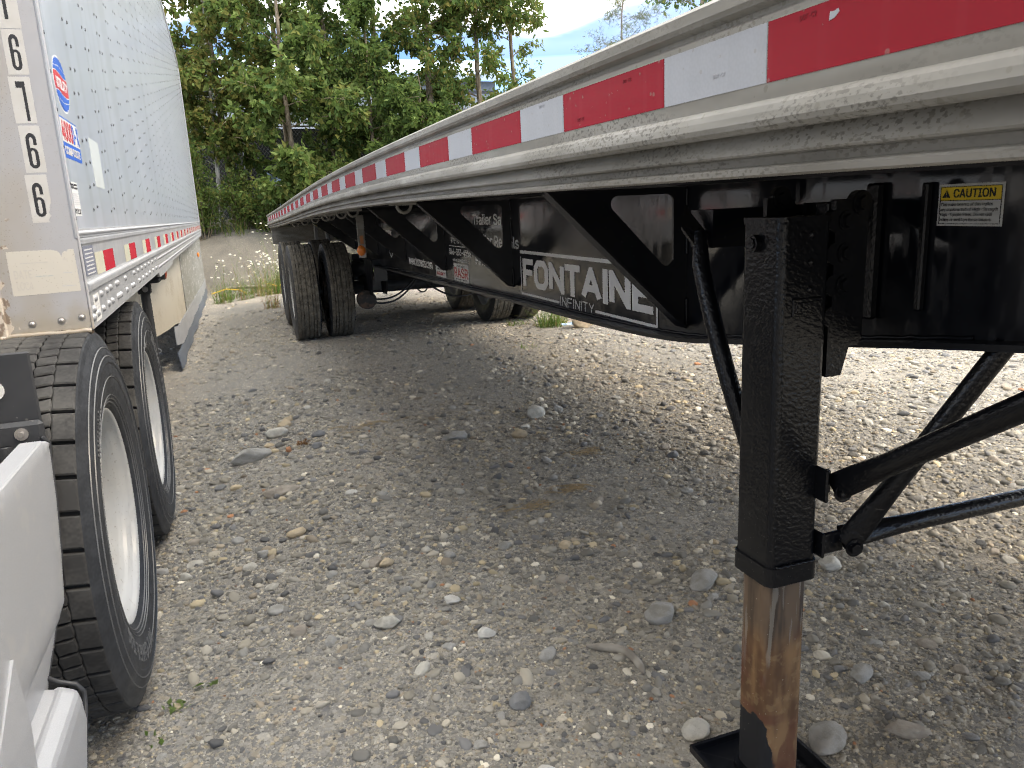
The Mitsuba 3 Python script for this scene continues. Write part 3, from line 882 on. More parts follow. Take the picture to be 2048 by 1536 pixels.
frame_strip(3.350, 1.006, 2.113, 1.020)
frame_strip(3.350, 0.816, 3.342, 0.990)
frame_strip(3.3415, 0.816, 2.905, 0.826)
frame_strip(2.565, 0.816, 2.123, 0.826)
frame_strip(2.1225, 0.816, 2.112, 0.925)
yl = 3.322
for m in stroke_text('FONTAINE', 0.127/0.64, 0.140, 0.041, 0.0095, widths={'A': 0.178, 'O': 0.164, 'T': 0.142, 'N': 0.160, 'F': 0.130, 'E': 0.140})[0]:
    m.apply_scale((1, 0.64, 1))
    put(B1, 'lettering', on_web(m, yl, 0.857), 'white_ink')
put(B1, 'lettering', on_web(cat(stroke_text('INFINITY', 0.040, 0.043, 0.0046, 0.0125)[0]), 2.893, 0.8085), 'white_ink')
for s, y, z, h, w_, b in (('Trailer Sales', 4.070, 1.134, 0.052, 0.62, True), ('Trailer Rentals', 4.063, 1.026, 0.052, 0.70, True), ('Finance', 4.055, 0.919, 0.043, 0.36, True),
                          ('866-353-4550', 4.597, 0.951, 0.036, 0.455, True), ('www.tntsales.biz', 4.530, 0.913, 0.019, 0.335, False), ('R E N T A L S', 4.545, 1.020, 0.032, 0.44, False),
                          ('www.tntrents.com', 5.79, 0.830, 0.058, 0.73, True)):
    put(B1, 'lettering', on_web(text(s, h, w_, b), y, z), 'white_ink')
frame_strip(4.602, 1.0005, 4.15, 1.0045)


def sticker(holder, y0, y1, z0, z1, mt='sticker_white', x=1.2492, name='sticker', label=None):
    return put(holder, name, bx(x-0.0009, x, min(y0, y1), max(y0, y1), z0, z1), mt, label=label)


S1 = sticker(FB, 4.522, 4.207, 0.796, 0.901, label='white sticker with red block lettering')
put(S1, 'lettering', on_web(text('FONTAINE', 0.013, 0.17), 4.45, 0.880, 1.2482), 'black_ink')
put(S1, 'lettering', on_web(text('RASR', 0.056, 0.285, True), 4.508, 0.820, 1.2482), 'red_ink')
put(S1, 'lettering', on_web(text('ROLLER AND SLIDER RAIL', 0.007, 0.24), 4.485, 0.805, 1.2482), 'black_ink')
S2 = sticker(FB, 4.968, 4.716, 0.793, 0.868)
put(S2, 'lettering', on_web(text('WARRANTY', 0.022, 0.21, True), 4.95, 0.803, 1.2482), 'red_ink')
put(S2, 'lettering', on_web(text('MADE IN USA', 0.010, 0.14), 4.92, 0.838, 1.2482), 'black_ink')
S3 = sticker(FB, 6.66, 6.41, 0.975, 1.068)
put(S3, 'lettering', on_web(text('AV', 0.055, 0.17, True), 6.62, 0.990, 1.2482), 'red_ink')
sh = Polygon([(0, 0.055), (0.15, 0.055), (0.15, 0.02), (0.075, -0.02), (0, 0.02)])
put(B1, 'shield_emblem', on_web(extr(sh.difference(sh.buffer(-0.009)), 0.0006), 6.55, 0.862), 'white_ink')

# caution sticker near the front
CS = sticker(FB, 1.098, 0.967, 1.1475, 1.2225, label='caution sticker with a yellow header on the beam', name='caution_sticker')
put(CS, 'yellow_header', bx(1.2478, 1.2483, 0.9715, 1.0935, 1.1935, 1.2175), 'yellow_ink')
fr = sbox(0.9710, 1.1510, 1.0940, 1.2180).difference(sbox(0.9720, 1.1520, 1.0930, 1.2170)).union(sbox(0.9715, 1.1925, 1.0935, 1.1937))
put(CS, 'border', prismX(fr, 1.2474, 1.2482), 'black_ink')
put(CS, 'lettering', on_web(text('CAUTION', 0.0145, 0.083, True), 1.066, 1.1985, 1.2477), 'black_ink')
tri = Polygon([(0, 0), (0.016, 0), (0.008, 0.014)])
tri = tri.difference(sbox(0.0073, 0.0045, 0.0087, 0.0105)).difference(sbox(0.0073, 0.002, 0.0087, 0.0034))
put(CS, 'warning_triangle', on_web(extr(tri, 0.0006), 1.089, 1.1985, 1.2477), 'black_ink')
for i, s in enumerate(('The main beams of this trailer', 'are constructed of High-Strength', 'High-Tensile Steel. Do not drill', 'holes or weld on these beams.')):
    put(CS, 'lettering', on_web(text(s, 0.0056, 0.105 if i != 1 else 0.115), 1.0915, 1.1835-0.0091*i, 1.2480), 'black_ink')

# stiffeners near the landing gear
put(FB, 'stiffener', rbox(1.226, 1.2495, 1.226, 1.256, 0.955, 1.232, 0.005), 'leg_paint')
put(FB, 'stiffener', rbox(1.234, 1.2495, 1.112, 1.126, 0.985, 1.228, 0.003), 'leg_paint')

# ---- landing gear
LX, LY = 0.982, 1.194


def landing_leg(x, y, near=True):
    a = 0.0575
    sec = rrect(x-a, x+a, y-a, y+a, 0.016, 5)
    k = put(FB, 'landing_leg', prismZ(sec, 0.475, 1.166), 'leg_paint', smooth=30, label='rusty square landing leg with a black painted upper tube' if near else None)
    put(k, 'cap', prismZ(rrect(x-a-0.0025, x+a+0.0025, y-a-0.0025, y+a+0.0025, 0.017, 5), 1.166, 1.178), 'leg_paint', smooth=30)
    b = a+0.0045
    put(k, 'collar', prismZ(rrect(x-b, x+b, y-b, y+b, 0.020, 5), 0.452, 0.492), 'leg_paint', smooth=30)
    b = 0.0515
    # inner tube: rounded corners, subdivided so that its rust has relief
    put(k, 'inner_tube', prismZ(rrect(x-b, x+b, y-b, y+b, 0.030, 8), -0.03, 0.46), 'rust' if near else 'rusty_steel', smooth=35)
    # foot: dished square pad with turned up edges
    g = 0.122
    sec = sbox(x-g, y-g, x+g, y+g)
    pad = [prismZ(sec, -0.046, -0.038)]
    for (x0, x1, y0, y1) in ((x-g, x-g+0.008, y-g, y+g), (x+g-0.008, x+g, y-g, y+g), (x-g+0.008, x+g-0.008, y-g, y-g+0.008), (x-g+0.008, x+g-0.008, y+g-0.008, y+g)):
        pad.append(bx(x0, x1, y0, y1, -0.038, -0.022))
    put(k, 'foot_pad', cat(pad), 'black_paint')
    put(k, 'foot_socket', prismZ(Point(x, y).buffer(0.070), -0.038, -0.015), 'leg_paint', smooth=30)
    return k


LG = landing_leg(LX, LY)
LG2 = landing_leg(2*XC-LX, LY, False)
a = 0.0575
put(LG, 'shaft_plug', cat([tube([(LX-a-0.012, 1.206, 1.131), (LX-a+0.004, 1.206, 1.131)], 0.0165, 24), tube([(LX-a-0.0145, 1.206, 1.131), (LX-a-0.012, 1.206, 1.131)], 0.0105, 20)]), 'leg_paint', smooth=40)
put(LG, 'name_plate', cat([rbox(LX-0.028, LX+0.040, LY-a-0.0035, LY-a+0.001, 0.996, 1.030, 0.002), rbox(LX-0.022, LX+0.034, LY-a-0.0055, LY-a-0.003, 1.003, 1.023, 0.001)]), 'leg_paint')
for z in (1.145, 1.095, 1.045):
    put(LG, 'bolt', dome((LX+0.012, LY-a, z), (0, -1, 0), 0.007, 0.004), 'leg_paint', smooth=True)
wa = np.linspace(-0.045, 0.045, 30)
put(LG, 'collar_weld', tube(np.stack([LX+wa, np.full(30, LY-a-0.004), 0.4935+0.0014*np.sin(wa*420)], 1), 0.0032, 6), 'leg_paint', smooth=True)

# mounting plate with lobes and bolts between leg and beam
lob = shapely.union_all([sbox(1.058, 0.925, 1.128, 1.205)] + [Point(1.062, z).buffer(0.021) for z in (1.165, 1.105, 1.045, 0.985)] + [Point(1.118, 1.196).buffer(0.024), sbox(1.062, 0.93, 1.135, 1.18)])
lob = lob.difference(shapely.union_all([Point(1.040, z).buffer(0.016) for z in (1.135, 1.075, 1.015, 0.955)]))
MP = put(FB, 'mounting_plate', prismY(lob, 1.150, 1.166), 'leg_paint', smooth=30)
for z in (1.165, 1.105, 1.045):
    put(MP, 'bolt', bolt((1.084, 1.150, z), (0, -1, 0), 0.0125, 0.010), 'leg_paint')
put(MP, 'bolt', bolt((1.116, 1.150, 1.196), (0, -1, 0), 0.0135, 0.011), 'leg_paint')
put(MP, 'lower_wedge', trimesh.convex.convex_hull(np.array([(1.052, 1.15, 0.990), (1.125, 1.15, 0.990), (1.052, 1.15, 0.868), (1.088, 1.15, 0.868), (1.052, 1.19, 0.990), (1.125, 1.19, 0.990), (1.052, 1.19, 0.868), (1.088, 1.19, 0.868)])), 'leg_paint')
put(MP, 'back_bar', rbox(1.052, 1.066, 1.166, 1.20, 0.87, 1.20, 0.003), 'leg_paint')
tri = Polygon([(1.06, 1.10), (1.06, 1.20), (1.245, 1.20), (1.245, 1.175)])
put(FB, 'mounting_plate', prismY(tri, 1.232, 1.242), 'leg_paint')
EB = put(FB, 'ear_bracket', prismY(shapely.union_all([sbox(0.985, 1.15, 1.035, 1.212), Point(1.02, 1.212).buffer(0.022), Polygon([(1.02, 1.234), (1.10, 1.15), (0.99, 1.15)])]), 1.255, 1.267), 'leg_paint')
put(EB, 'bolt', bolt((1.018, 1.255, 1.210), (0, -1, 0), 0.0125, 0.011), 'leg_paint')

# outboard brace: square bracket on the beam, slanted end plate, tube down behind the leg
BK = put(FB, 'brace_bracket', trimesh.convex.convex_hull(np.array([(x, y, z) for x, s in ((0.975, 1), (1.2495, 0)) for (y, z) in ((1.420, 1.112), (1.505, 1.112), (1.420, 1.193), (1.505, 1.193))])), 'black_paint')
dp = np.array([[0.955, 1.500, 1.205], [0.928, 1.47, 1.160], [0.945, 1.415, 1.098], [0.972, 1.43, 1.140]])
nrm = np.cross(dp[1]-dp[0], dp[3]-dp[0]); nrm /= np.linalg.norm(nrm)
if nrm[0] > 0: nrm = -nrm
put(BK, 'end_plate', trimesh.convex.convex_hull(np.vstack([dp, dp-nrm*0.010])), 'leg_paint')
put(BK, 'bolt', bolt(dp.mean(0)+nrm*0.0002, nrm, 0.011, 0.012), 'leg_paint')
bt = np.linspace(0, 1, 12)
p0, p1 = np.array([0.952, 1.445, 1.120]), np.array([0.985, 1.262, 0.655])
pts = p0+(p1-p0)*bt[:, None]; pts[0] += (0.006, 0.0, 0.028); pts[:, 0] -= 0.012*np.sin(bt*np.pi)
put(FB, 'brace_tube', tube(pts, [0.014]+[0.0195]*11, 18), 'leg_paint', smooth=40, label='outer black brace tube slanting down behind the landing leg')
# inner braces
def brace(p0, p1, r, flat0=True, label=None):
    p0, p1 = np.array(p0, float), np.array(p1, float)
    L = np.linalg.norm(p1-p0); t = np.array([0.0, 0.055, 0.11, 0.16])/L
    d = (p1-p0)/L
    s = np.concatenate([t, np.linspace(0.2/L, 1, 10)])
    m = tube(p0+d*(s*L)[:, None], r, 22)
    # press the first few rings flat, as such tubes are where they are bolted
    v = np.array(m.vertices); k = (v-p0)@d; side = np.cross(d, p0-EYE); side /= np.linalg.norm(side)
    fl = np.cross(d, side); sq = 1-np.clip((0.15-k)/0.11, 0, 1)*0.68
    c = p0+np.outer(k, d); o = v-c
    of, os_ = o@fl, o@side
    v = c+np.outer(of*sq, fl)+np.outer(os_*(1+(1-sq)*0.42), side)
    m.vertices = v
    return put(FB, 'brace_tube', m, 'leg_paint', smooth=40, label=label)


brace((1.052, 1.112, 0.653), (1.052, 0.50, 1.075), 0.0212, label='thick black brace tube rising forward from the leg')
brace((1.098, 1.120, 0.520), (1.262, 0.945, 0.945), 0.0195, label='black brace tube rising from the lower lug to the beam')
brace((1.100, 1.136, 0.528), (2.45, 1.140, 0.512), 0.0190, label='level black cross tube joining the two landing legs')
LUG = put(LG, 'lug', cat([rbox(1.026, 1.034, 1.104, 1.140, 0.626, 0.694, 0.003), rbox(1.034, 1.058, 1.126, 1.138, 0.636, 0.684, 0.003)]), 'leg_paint')
put(LG, 'lug', cat([rbox(1.040, 1.100, 1.128, 1.136, 0.502, 0.548, 0.003), rbox(1.0395, 1.046, 1.12, 1.18, 0.498, 0.552, 0.003)]), 'leg_paint')
put(LG, 'bolt', bolt((1.056, 1.093, 0.648), (-0.2, -1, 0.0), 0.012, 0.012), 'leg_paint')
put(LG, 'bolt', bolt((1.103, 1.104, 0.518), (-0.2, -1, 0.0), 0.012, 0.012), 'leg_paint')

# ---- wheels
def lathe(prof, n=96, seg=None):
    """Profile [(x, r)] turned about the x axis; every profile segment keeps its own vertices."""
    a = np.linspace(0, 2*np.pi, n+1)
    V, F, U = [], [], []
    ca, sa = np.cos(a), np.sin(a)
    ln = np.concatenate([[0], np.cumsum(np.hypot(*np.diff(np.array(prof), axis=0).T))])
    o = 0
    for i in range(len(prof)-1):
        (x0, r0), (x1, r1) = prof[i], prof[i+1]
        v = np.stack([np.stack([np.full(n+1, x0), r0*ca, r0*sa], 1), np.stack([np.full(n+1, x1), r1*ca, r1*sa], 1)], 1).reshape(-1, 3)
        u = np.stack([np.stack([a/6.2832, np.full(n+1, ln[i])], 1), np.stack([a/6.2832, np.full(n+1, ln[i+1])], 1)], 1).reshape(-1, 2)
        j = np.arange(n)*2+o
        F += [np.stack([j, j+2, j+3], 1), np.stack([j, j+3, j+1], 1)]
        V.append(v); U.append(u); o += len(v)
    return trimesh.Trimesh(np.vstack(V), np.vstack(F), process=False), np.vstack(U)


def curve_prof(ctrl, n=5):
    """Rounds a control profile a little (Catmull-Rom)."""
    c = np.array(ctrl, float); out = []
    e = np.vstack([2*c[0]-c[1], c, 2*c[-1]-c[-2]])
    for i in range(1, len(e)-2):
        for t in np.arange(n)/n:
            out.append(0.5*((2*e[i])+(-e[i-1]+e[i+1])*t+(2*e[i-1]-5*e[i]+4*e[i+1]-e[i+2])*t*t+(-e[i-1]+3*e[i]-3*e[i+1]+e[i+2])*t**3))
    out.append(c[-1])
    return [tuple(q) for q in out]


def at_wheel(m, o, yaw=0.0, turn=0.0, flip=False):
    v = np.array(m.vertices); f = np.array(m.faces)
    if flip: v = v*np.array([-1, 1, 1]); f = f[:, ::-1]
    c, s = math.cos(turn), math.sin(turn)
    v = v@np.array([[1, 0, 0], [0, c, -s], [0, s, c]]).T
    c, s = math.cos(-yaw), math.sin(-yaw)
    v = v@np.array([[c, -s, 0], [s, c, 0], [0, 0, 1]]).T
    return trimesh.Trimesh(v+np.asarray(o), f, process=False)


def put_lathe(parent, name, lu, mt, o, yaw=0.0, flip=False, label=None):
    m, u = lu
    return put(parent, name, at_wheel(m, o, yaw, 0.0, flip), mt, smooth=True, uv=u, label=label)


# trailer tyre: 255 wide, 0.475 radius, five ribs
def trailer_tyre_profile(R=0.474, w=0.1275):
    side = curve_prof([(w-0.022, 0.292), (w-0.014, 0.315), (w-0.002, 0.352), (w, 0.385), (w-0.006, 0.425), (w-0.014, R-0.014), (w-0.021, R-0.004)], 3)
    tread = [(w-0.027, R-0.001)]
    for x, g in ((0.073, 0.003), (0.046, 0.0035), (0.0, 0.005), (-0.046, 0.0035), (-0.073, 0.003)):
        tread += [(x+g+0.001, R), (x+g-0.0005, R-0.012), (x-g+0.0005, R-0.012), (x-g-0.001, R)]
    tread += [(-(w-0.027), R-0.001)]
    return side, tread, [(-x, r) for x, r in side[::-1]]


_s, _t, _s2 = trailer_tyre_profile()
L_SIDE, L_TREAD, L_SIDE2 = lathe(_s), lathe([_s[-1]]+_t+[_s2[0]]), lathe(_s2)
RIM = curve_prof([(0.098, 0.296), (0.104, 0.290), (0.100, 0.283), (0.088, 0.280), (0.070, 0.270), (0.020, 0.262), (-0.035, 0.258), (-0.052, 0.235), (-0.056, 0.19), (-0.050, 0.145), (-0.040, 0.12), (-0.040, 0.02)], 3)
RIMI = curve_prof([(0.098, 0.296), (0.104, 0.290), (0.100, 0.283), (0.080, 0.272), (0.060, 0.262), (0.052, 0.235), (0.056, 0.19), (0.050, 0.145), (0.040, 0.12), (0.040, 0.02)], 3)
L_RIM, L_RIMI = lathe(RIM), lathe(RIMI)
HUB = lathe([(-0.040, 0.118), (0.02, 0.105), (0.028, 0.09), (0.06, 0.088), (0.065, 0.08), (0.065, 0.0)], 40)
AX = (7.93, 9.16)
for ya in AX:
    for sgn, tag_ in ((-1, 'l'), (1, 'r')):
        for j, off in enumerate((1.165, 0.835)):
            x = XC+sgn*off
            flip = sgn < 0       # profile's +x looks outward
            out = j == 0
            k = put_lathe(FB, 'tyre', L_TREAD, 'trailer_tread', (x, ya, 0.474), 0, flip)
            put_lathe(k, 'sidewall', L_SIDE, 'side_rubber', (x, ya, 0.474), 0, flip)
            put_lathe(k, 'sidewall', L_SIDE2, 'side_rubber', (x, ya, 0.474), 0, flip)
            put_lathe(k, 'rim', L_RIM if out else L_RIMI, 'rim_white', (x, ya, 0.474), 0, flip if out else not flip)
            if out: put_lathe(k, 'hub', HUB, 'dark_steel', (x, ya, 0.474), 0, flip)
    put(FB, 'axle', tube([(0.66, ya, 0.474), (2*XC-0.66, ya, 0.474)], 0.0635, 24), 'dark_steel', smooth=True)
    for sgn in (-1, 1):
        put(FB, 'brake_drum', tube([(XC+sgn*0.98, ya, 0.474), (XC+sgn*0.72, ya, 0.474)], 0.19, 32), 'rusty_steel', smooth=30)
        xh = XC+sgn*0.52
        # trailing arm, hanger, air spring, brake chamber
        arm = Polygon([(ya-0.62, 0.50), (ya-0.62, 0.60), (ya-0.1, 0.60), (ya+0.28, 0.565), (ya+0.28, 0.52), (ya+0.05, 0.46), (ya-0.1, 0.45)])
        put(FB, 'suspension_arm', prismX(arm, xh-0.04, xh+0.04), 'black_paint')
        hg = Polygon([(ya-0.86, 0.735), (ya-0.86, 0.80), (ya-0.40, 0.80), (ya-0.40, 0.735), (ya-0.54, 0.46), (ya-0.72, 0.46)])
        for dx in (-0.075, 0.060):
            put(FB, 'hanger', prismX(hg, xh+dx, xh+dx+0.012), 'black_paint')
        put(FB, 'hanger_web', bx(xh-0.062, xh+0.059, ya-0.862, ya-0.85, 0.60, 0.80), 'black_paint')
        put(FB, 'air_spring', tube([(xh, ya+0.30, 0.565), (xh, ya+0.30, 0.61), (xh, ya+0.30, 0.66), (xh, ya+0.30, 0.70), (xh, ya+0.30, 0.735)], [0.09, 0.115, 0.118, 0.115, 0.085], 24), 'side_rubber', smooth=True)
        xb = XC+sgn*0.62
        put(FB, 'brake_chamber', tube([(xb, ya-0.60, 0.405), (xb, ya-0.595, 0.405), (xb, ya-0.53, 0.405), (xb, ya-0.52, 0.405), (xb, ya-0.44, 0.405), (xb, ya-0.43, 0.405)], [0.05, 0.088, 0.092, 0.085, 0.085, 0.04], 26), 'rusty_steel', smooth=35)
# air lines sagging between the chambers
def hose(p0, p1, sag, r=0.009, n=18):
    t = np.linspace(0, 1, n); p = np.array(p0)[None]*(1-t[:, None])+np.array(p1)[None]*t[:, None]
    p[:, 2] -= sag*4*t*(1-t); p[:, 1] += 0.015*np.sin(t*9)
    return put(FB, 'air_hose', tube(p, r, 8), 'hose_black', smooth=True)


hose((1.15, 7.34, 0.43), (1.70, 7.50, 0.60), 0.10); hose((1.15, 7.36, 0.40), (1.72, 7.55, 0.58), 0.12); hose((1.70, 7.5, 0.60), (2.38, 7.40, 0.45), 0.16); hose((1.78, 7.6, 0.6), (1.95, 7.9, 0.55), 0.14)
hose((1.62, 7.55, 0.62), (1.86, 7.52, 0.62), 0.20, 0.007)
# rear cross channel, mud flap hangers
zc = float(camber(10.95))
ch = shapely.union_all([sbox(10.90, 1.04+zc*0, 10.915, 1.085), sbox(10.90, 0.865, 11.02, 0.875), sbox(10.90, 1.075, 11.02, 1.085), sbox(10.90, 0.865, 10.912, 1.085)])
put(FB, 'rear_bumper', prismX(ch, XE+0.03, 2*XC-XE-0.03), 'grey_steel')
for x in (1.02, 1.16): put(FB, 'rear_post', rbox(x-0.022, x+0.022, 10.2, 10.26, 0.74, 1.10, 0.004), 'galvanised')
# side marker bracket
cm = float(camber(5.45))
MB_ = put(FB, 'marker_bracket', cat([rbox(0.822, 0.874, 5.44, 5.452, 0.915, 1.235+cm, 0.003), rbox(0.866, 0.874, 5.452, 5.50, 0.915, 1.235+cm, 0.003)]), 'grey_steel')
put(MB_, 'reflector', bx(0.836, 0.860, 5.4375, 5.4395, 1.01, 1.068), 'amber_dull')
put(MB_, 'backing', bx(0.828, 0.868, 5.436, 5.4395, 0.917, 1.00), 'sticker_white')
lamp = trimesh.creation.icosphere(subdivisions=3, radius=1.0); lamp.apply_scale((0.030, 0.030, 0.037)); lamp.apply_translation((0.838, 5.43, 0.966))
put(MB_, 'marker_lamp', lamp, 'amber', smooth=True, label='orange side marker lamp')

# ------------------------------------------------------------------ box trailer on the left (local: u outward, s along the side from its front corner, z)
BT = thing('box_trailer', 'white riveted box trailer with unit number decals on its front corner', 'trailer')
LYAW = math.radians(-0.70)
BO = np.array([-0.3725, 2.22, 0.0]); BN = np.array([math.cos(LYAW), -math.sin(LYAW), 0]); BD = np.array([math.sin(LYAW), math.cos(LYAW), 0]); BZ = np.array([0, 0, 1.0])


def bl(m):
    return frame_mesh(m, BO, BN, BD, BZ)


LEN, ZR, WID = 12.95, 3.92, 2.58
# side sheet: gently waved thin panels between posts
ss = np.concatenate([np.linspace(0.035, 6.0, 240), np.linspace(6.05, LEN-0.03, 140)])
zz = np.concatenate([np.linspace(1.19, 2.4, 24), np.linspace(2.5, 3.80, 12)])
S_, Z_ = np.meshgrid(ss, zz, indexing='ij')
U_ = (0.0012*np.cos(2*np.pi*S_/0.406)+0.0022*(meshkit.fbm(np.stack([S_*1.6, Z_*1.2, S_*0], -1), 3, 61)-0.5))*sst(0.74, 1.2, S_)
m = trimesh.Trimesh(np.stack([U_-0.004, S_, Z_], -1).reshape(-1, 3), grid_faces(len(ss), len(zz)), process=False)
SP = put(BT, 'side_panel', bl(m), 'side_paint', smooth=True, label='white side wall of the box trailer with rivets and stickers')
put(BT, 'roof', bl(rbox(-WID, 0.004, 0.0, LEN, ZR-0.12, ZR, 0.02)), 'rail_white')
put(BT, 'far_side', bl(bx(-WID, -WID+0.03, 0.03, LEN-0.03, 0.99, ZR-0.12)), 'side_paint')
put(BT, 'rear_doors', bl(bx(-WID+0.03, -0.03, LEN-0.08, LEN-0.02, 1.03, ZR-0.12)), 'rail_white')
put(BT, 'rear_post', bl(rbox(-0.05, 0.006, LEN-0.10, LEN, 0.99, ZR-0.11, 0.006)), 'rail_white')
put(BT, 'floor', bl(bx(-WID+0.03, -0.03, 0.05, LEN-0.1, 1.10, 1.18)), 'dark_steel')
for s in np.arange(0.6, LEN-0.3, 0.305):
    put(BT, 'floor_beam', bl(bx(-WID+0.04, -0.028, s-0.02, s+0.02, 0.99, 1.10)), 'dark_steel')
# front wall: smooth nose, slightly eased corner
fw = Polygon([(-WID, 0.962), (-0.010, 0.962), (-0.003, 0.966), (0.0, 0.972), (0.0, 3.80), (-WID, 3.80)])
put(BT, 'front_wall', bl(prismY(fw, -0.004, 0.010)), 'nose_paint', label='dirty white front wall with rust specks and bolts')
# vertical corner strip
m = rbox(-0.004, 0.003, -0.0065, 0.036, 1.19, 3.80, 0.002)
put(BT, 'corner_post', bl(m), 'rail_white')
put(BT, 'corner_trim', bl(tube([(0.0035, -0.002, 0.960), (0.004, 0.0, 1.10), (0.004, 0.002, 1.19), (0.003, 0.0, 1.5), (0.003, 0.0, 3.8)], 0.0032, 8)), 'nose_paint', smooth=True)
lipy = np.linspace(-WID, 0.0, 200)
lip = tube(np.stack([lipy, -0.006-0.003*meshkit.noise(np.stack([lipy*40, lipy*0, lipy*0], -1)), 0.958-0.004*meshkit.noise(np.stack([lipy*60, lipy*0+3, lipy*0], -1))], 1), 0.0065, 8)
put(BT, 'front_lip', bl(lip), 'nose_paint', smooth=True)
put(BT, 'front_lip', bl(bx(-WID, -0.004, 0.002, 0.06, 0.944, 0.961)), 'rusty_steel')
put(BT, 'nose_frame', bl(rbox(-0.235, -0.185, -0.012, -0.004, 0.955, 3.6, 0.004)), 'nose_paint', label='battered vertical frame edge with torn sealant')
for u, z in ((-0.131, 0.984), (-0.065, 0.987), (-0.018, 0.992), (-0.20, 0.985)):
    put(BT, 'bolt', bl(cat([dome((u, -0.004, z), (0, -1, 0), 0.0075, 0.006), tube([(u, -0.0048, z), (u, -0.003, z)], 0.0095, 16)])), 'bolt_metal', smooth=35)
# number plates: five decals one above the other
def front_text(m, u, z, off=-0.0058):
    return bl(frame_mesh(m, (u, off, z), (1, 0, 0), (0, 0, 1), (0, -1, 0)))


def digit_six():
    a = Polygon([(0.0, 0.2), (0.0, 0.8)]+[(0.5-0.5*math.cos(t), 0.8+0.2*math.sin(t)) for t in np.linspace(0, np.pi, 14)]+[(1.0, 0.66), (0.68, 0.66), (0.68, 0.8)]+[(0.5+0.18*math.cos(t), 0.8+0.085*math.sin(t)) for t in np.linspace(0, np.pi, 12)]+[(0.32, 0.2)])
    o = Point(0.5, 0.25).buffer(1.0); o = shapely.affinity.scale(Point(0, 0).buffer(1, 12), 0.5, 0.16); 
    ring_o = shapely.union_all([shapely.affinity.translate(o, 0.5, 0.16), shapely.affinity.translate(o, 0.5, 0.42), sbox(0, 0.16, 1, 0.42)])
    i = shapely.affinity.scale(Point(0, 0).buffer(1, 12), 0.18, 0.07)
    ring_i = shapely.union_all([shapely.affinity.translate(i, 0.5, 0.16), shapely.affinity.translate(i, 0.5, 0.44), sbox(0.32, 0.16, 0.68, 0.44)])
    return a.union(ring_o).difference(ring_i)


import shapely.affinity
G_SIX = digit_six()
G_SEVEN = Polygon([(0.0, 0.84), (0.0, 1.0), (1.0, 1.0), (1.0, 0.0), (0.66, 0.0), (0.66, 0.84)])
G_ONE = sbox(0.36, 0, 0.72, 1.0)


def plate(u0, z0, wd, ht, glyph, du, dz, gw, gh, torn=0, tilt=0.0):
    pg = sbox(0, 0, wd, ht)
    if torn:
        bite = Polygon([(wd+0.001, -0.001), (wd-0.009, -0.001), (wd-0.012, 0.006), (wd-0.004, 0.016), (wd-0.009, 0.023), (wd-0.005, 0.031), (wd-0.0045, 0.040), (wd+0.001, 0.050)])
        pg = pg.difference(bite)
    m = extr(pg, 0.0006)
    k = put(BT, 'number_decal', front_text(m, u0, z0, -0.0042), 'decal_white', label='torn white decal with a black number' if torn else None)
    g = shapely.affinity.translate(shapely.affinity.scale(glyph, gw, gh, origin=(0, 0)), du, dz)
    if torn: g = g.intersection(pg.buffer(-0.0015))
    put(k, 'numeral', front_text(extr(g, 0.0005), u0, z0, -0.0049), 'black_ink')


plate(-0.083, 1.683, 0.046, 0.118, G_ONE, 0.008, 0.020, 0.020, 0.09)
plate(-0.0815, 1.580, 0.0435, 0.101, G_SIX, 0.012, 0.010, 0.0205, 0.080)
plate(-0.0850, 1.469, 0.0455, 0.1065, G_SEVEN, 0.0135, 0.006, 0.019, 0.090)
plate(-0.0825, 1.354, 0.0450, 0.1100, G_SIX, 0.011, 0.010, 0.0225, 0.083)
plate(-0.0880, 1.234, 0.0470, 0.1150, G_SIX, 0.011, 0.014, 0.0225, 0.082, torn=1)
# worn cream panel with faded lettering
pg = Polygon([(0, 0), (0.151, 0.003), (0.150, 0.109), (0.137, 0.109), (0.134, 0.103), (0.128, 0.105), (0.123, 0.099), (0.120, 0.090), (0.117, 0.101), (0.112, 0.106), (0.098, 0.110), (0.001, 0.110)])
DP = put(BT, 'worn_decal', front_text(extr(pg, 0.0006), -0.160, 1.057, -0.0042), 'decal_cream', label='cream decal reading date and location, worn away')
for x0, x1, z, mt in ((0.028, 0.088, 0.079, 'faded_ink'), (0.122, 0.133, 0.084, 'faded_ink'), (0.055, 0.095, 0.045, 'decal_patch'), (0.118, 0.137, 0.050, 'grey_ink'), (0.112, 0.142, 0.017, 'grey_ink')):
    put(DP, 'rule', front_text(extr(sbox(x0, z, x1, z+0.0018), 0.0005), -0.160, 1.057, -0.0049), mt)
put(DP, 'lettering', front_text(text('DATE', 0.021, 0.039), -0.150, 1.099, -0.0049), 'faded_ink')
put(DP, 'lettering', front_text(text('LOCA', 0.020, 0.036), -0.148, 1.071, -0.0049), 'faded_ink')

# rails along the side
sy = np.concatenate([np.linspace(0, 4, 30), np.linspace(4.2, LEN, 30)])
def brail(poly, mt, name, smooth=False, label=None):
    return put(BT, name, bl(sweep(poly, sy, 0.0)), mt, smooth=smooth, label=label)


BR = brail([(-0.012, 1.190), (0.003, 1.190), (0.0045, 1.186), (0.0045, 1.176), (0.002, 1.172), (0.0005, 1.168), (0.0005, 1.084), (0.003, 1.078), (0.0105, 1.074), (0.012, 1.070), (0.0115, 1.057), (0.006, 1.053), (0.003, 1.050), (0.003, 0.957), (-0.004, 0.955), (-0.012, 0.957)], 'rail_white', 'bottom_rail', label='grey white bottom rail with reflective squares and domed rivets')
brail([(-0.012, 1.215), (-0.0015, 1.215), (-0.0005, 1.211), (-0.0005, 1.192), (-0.012, 1.191)], 'rail_white', 'rivet_strip')
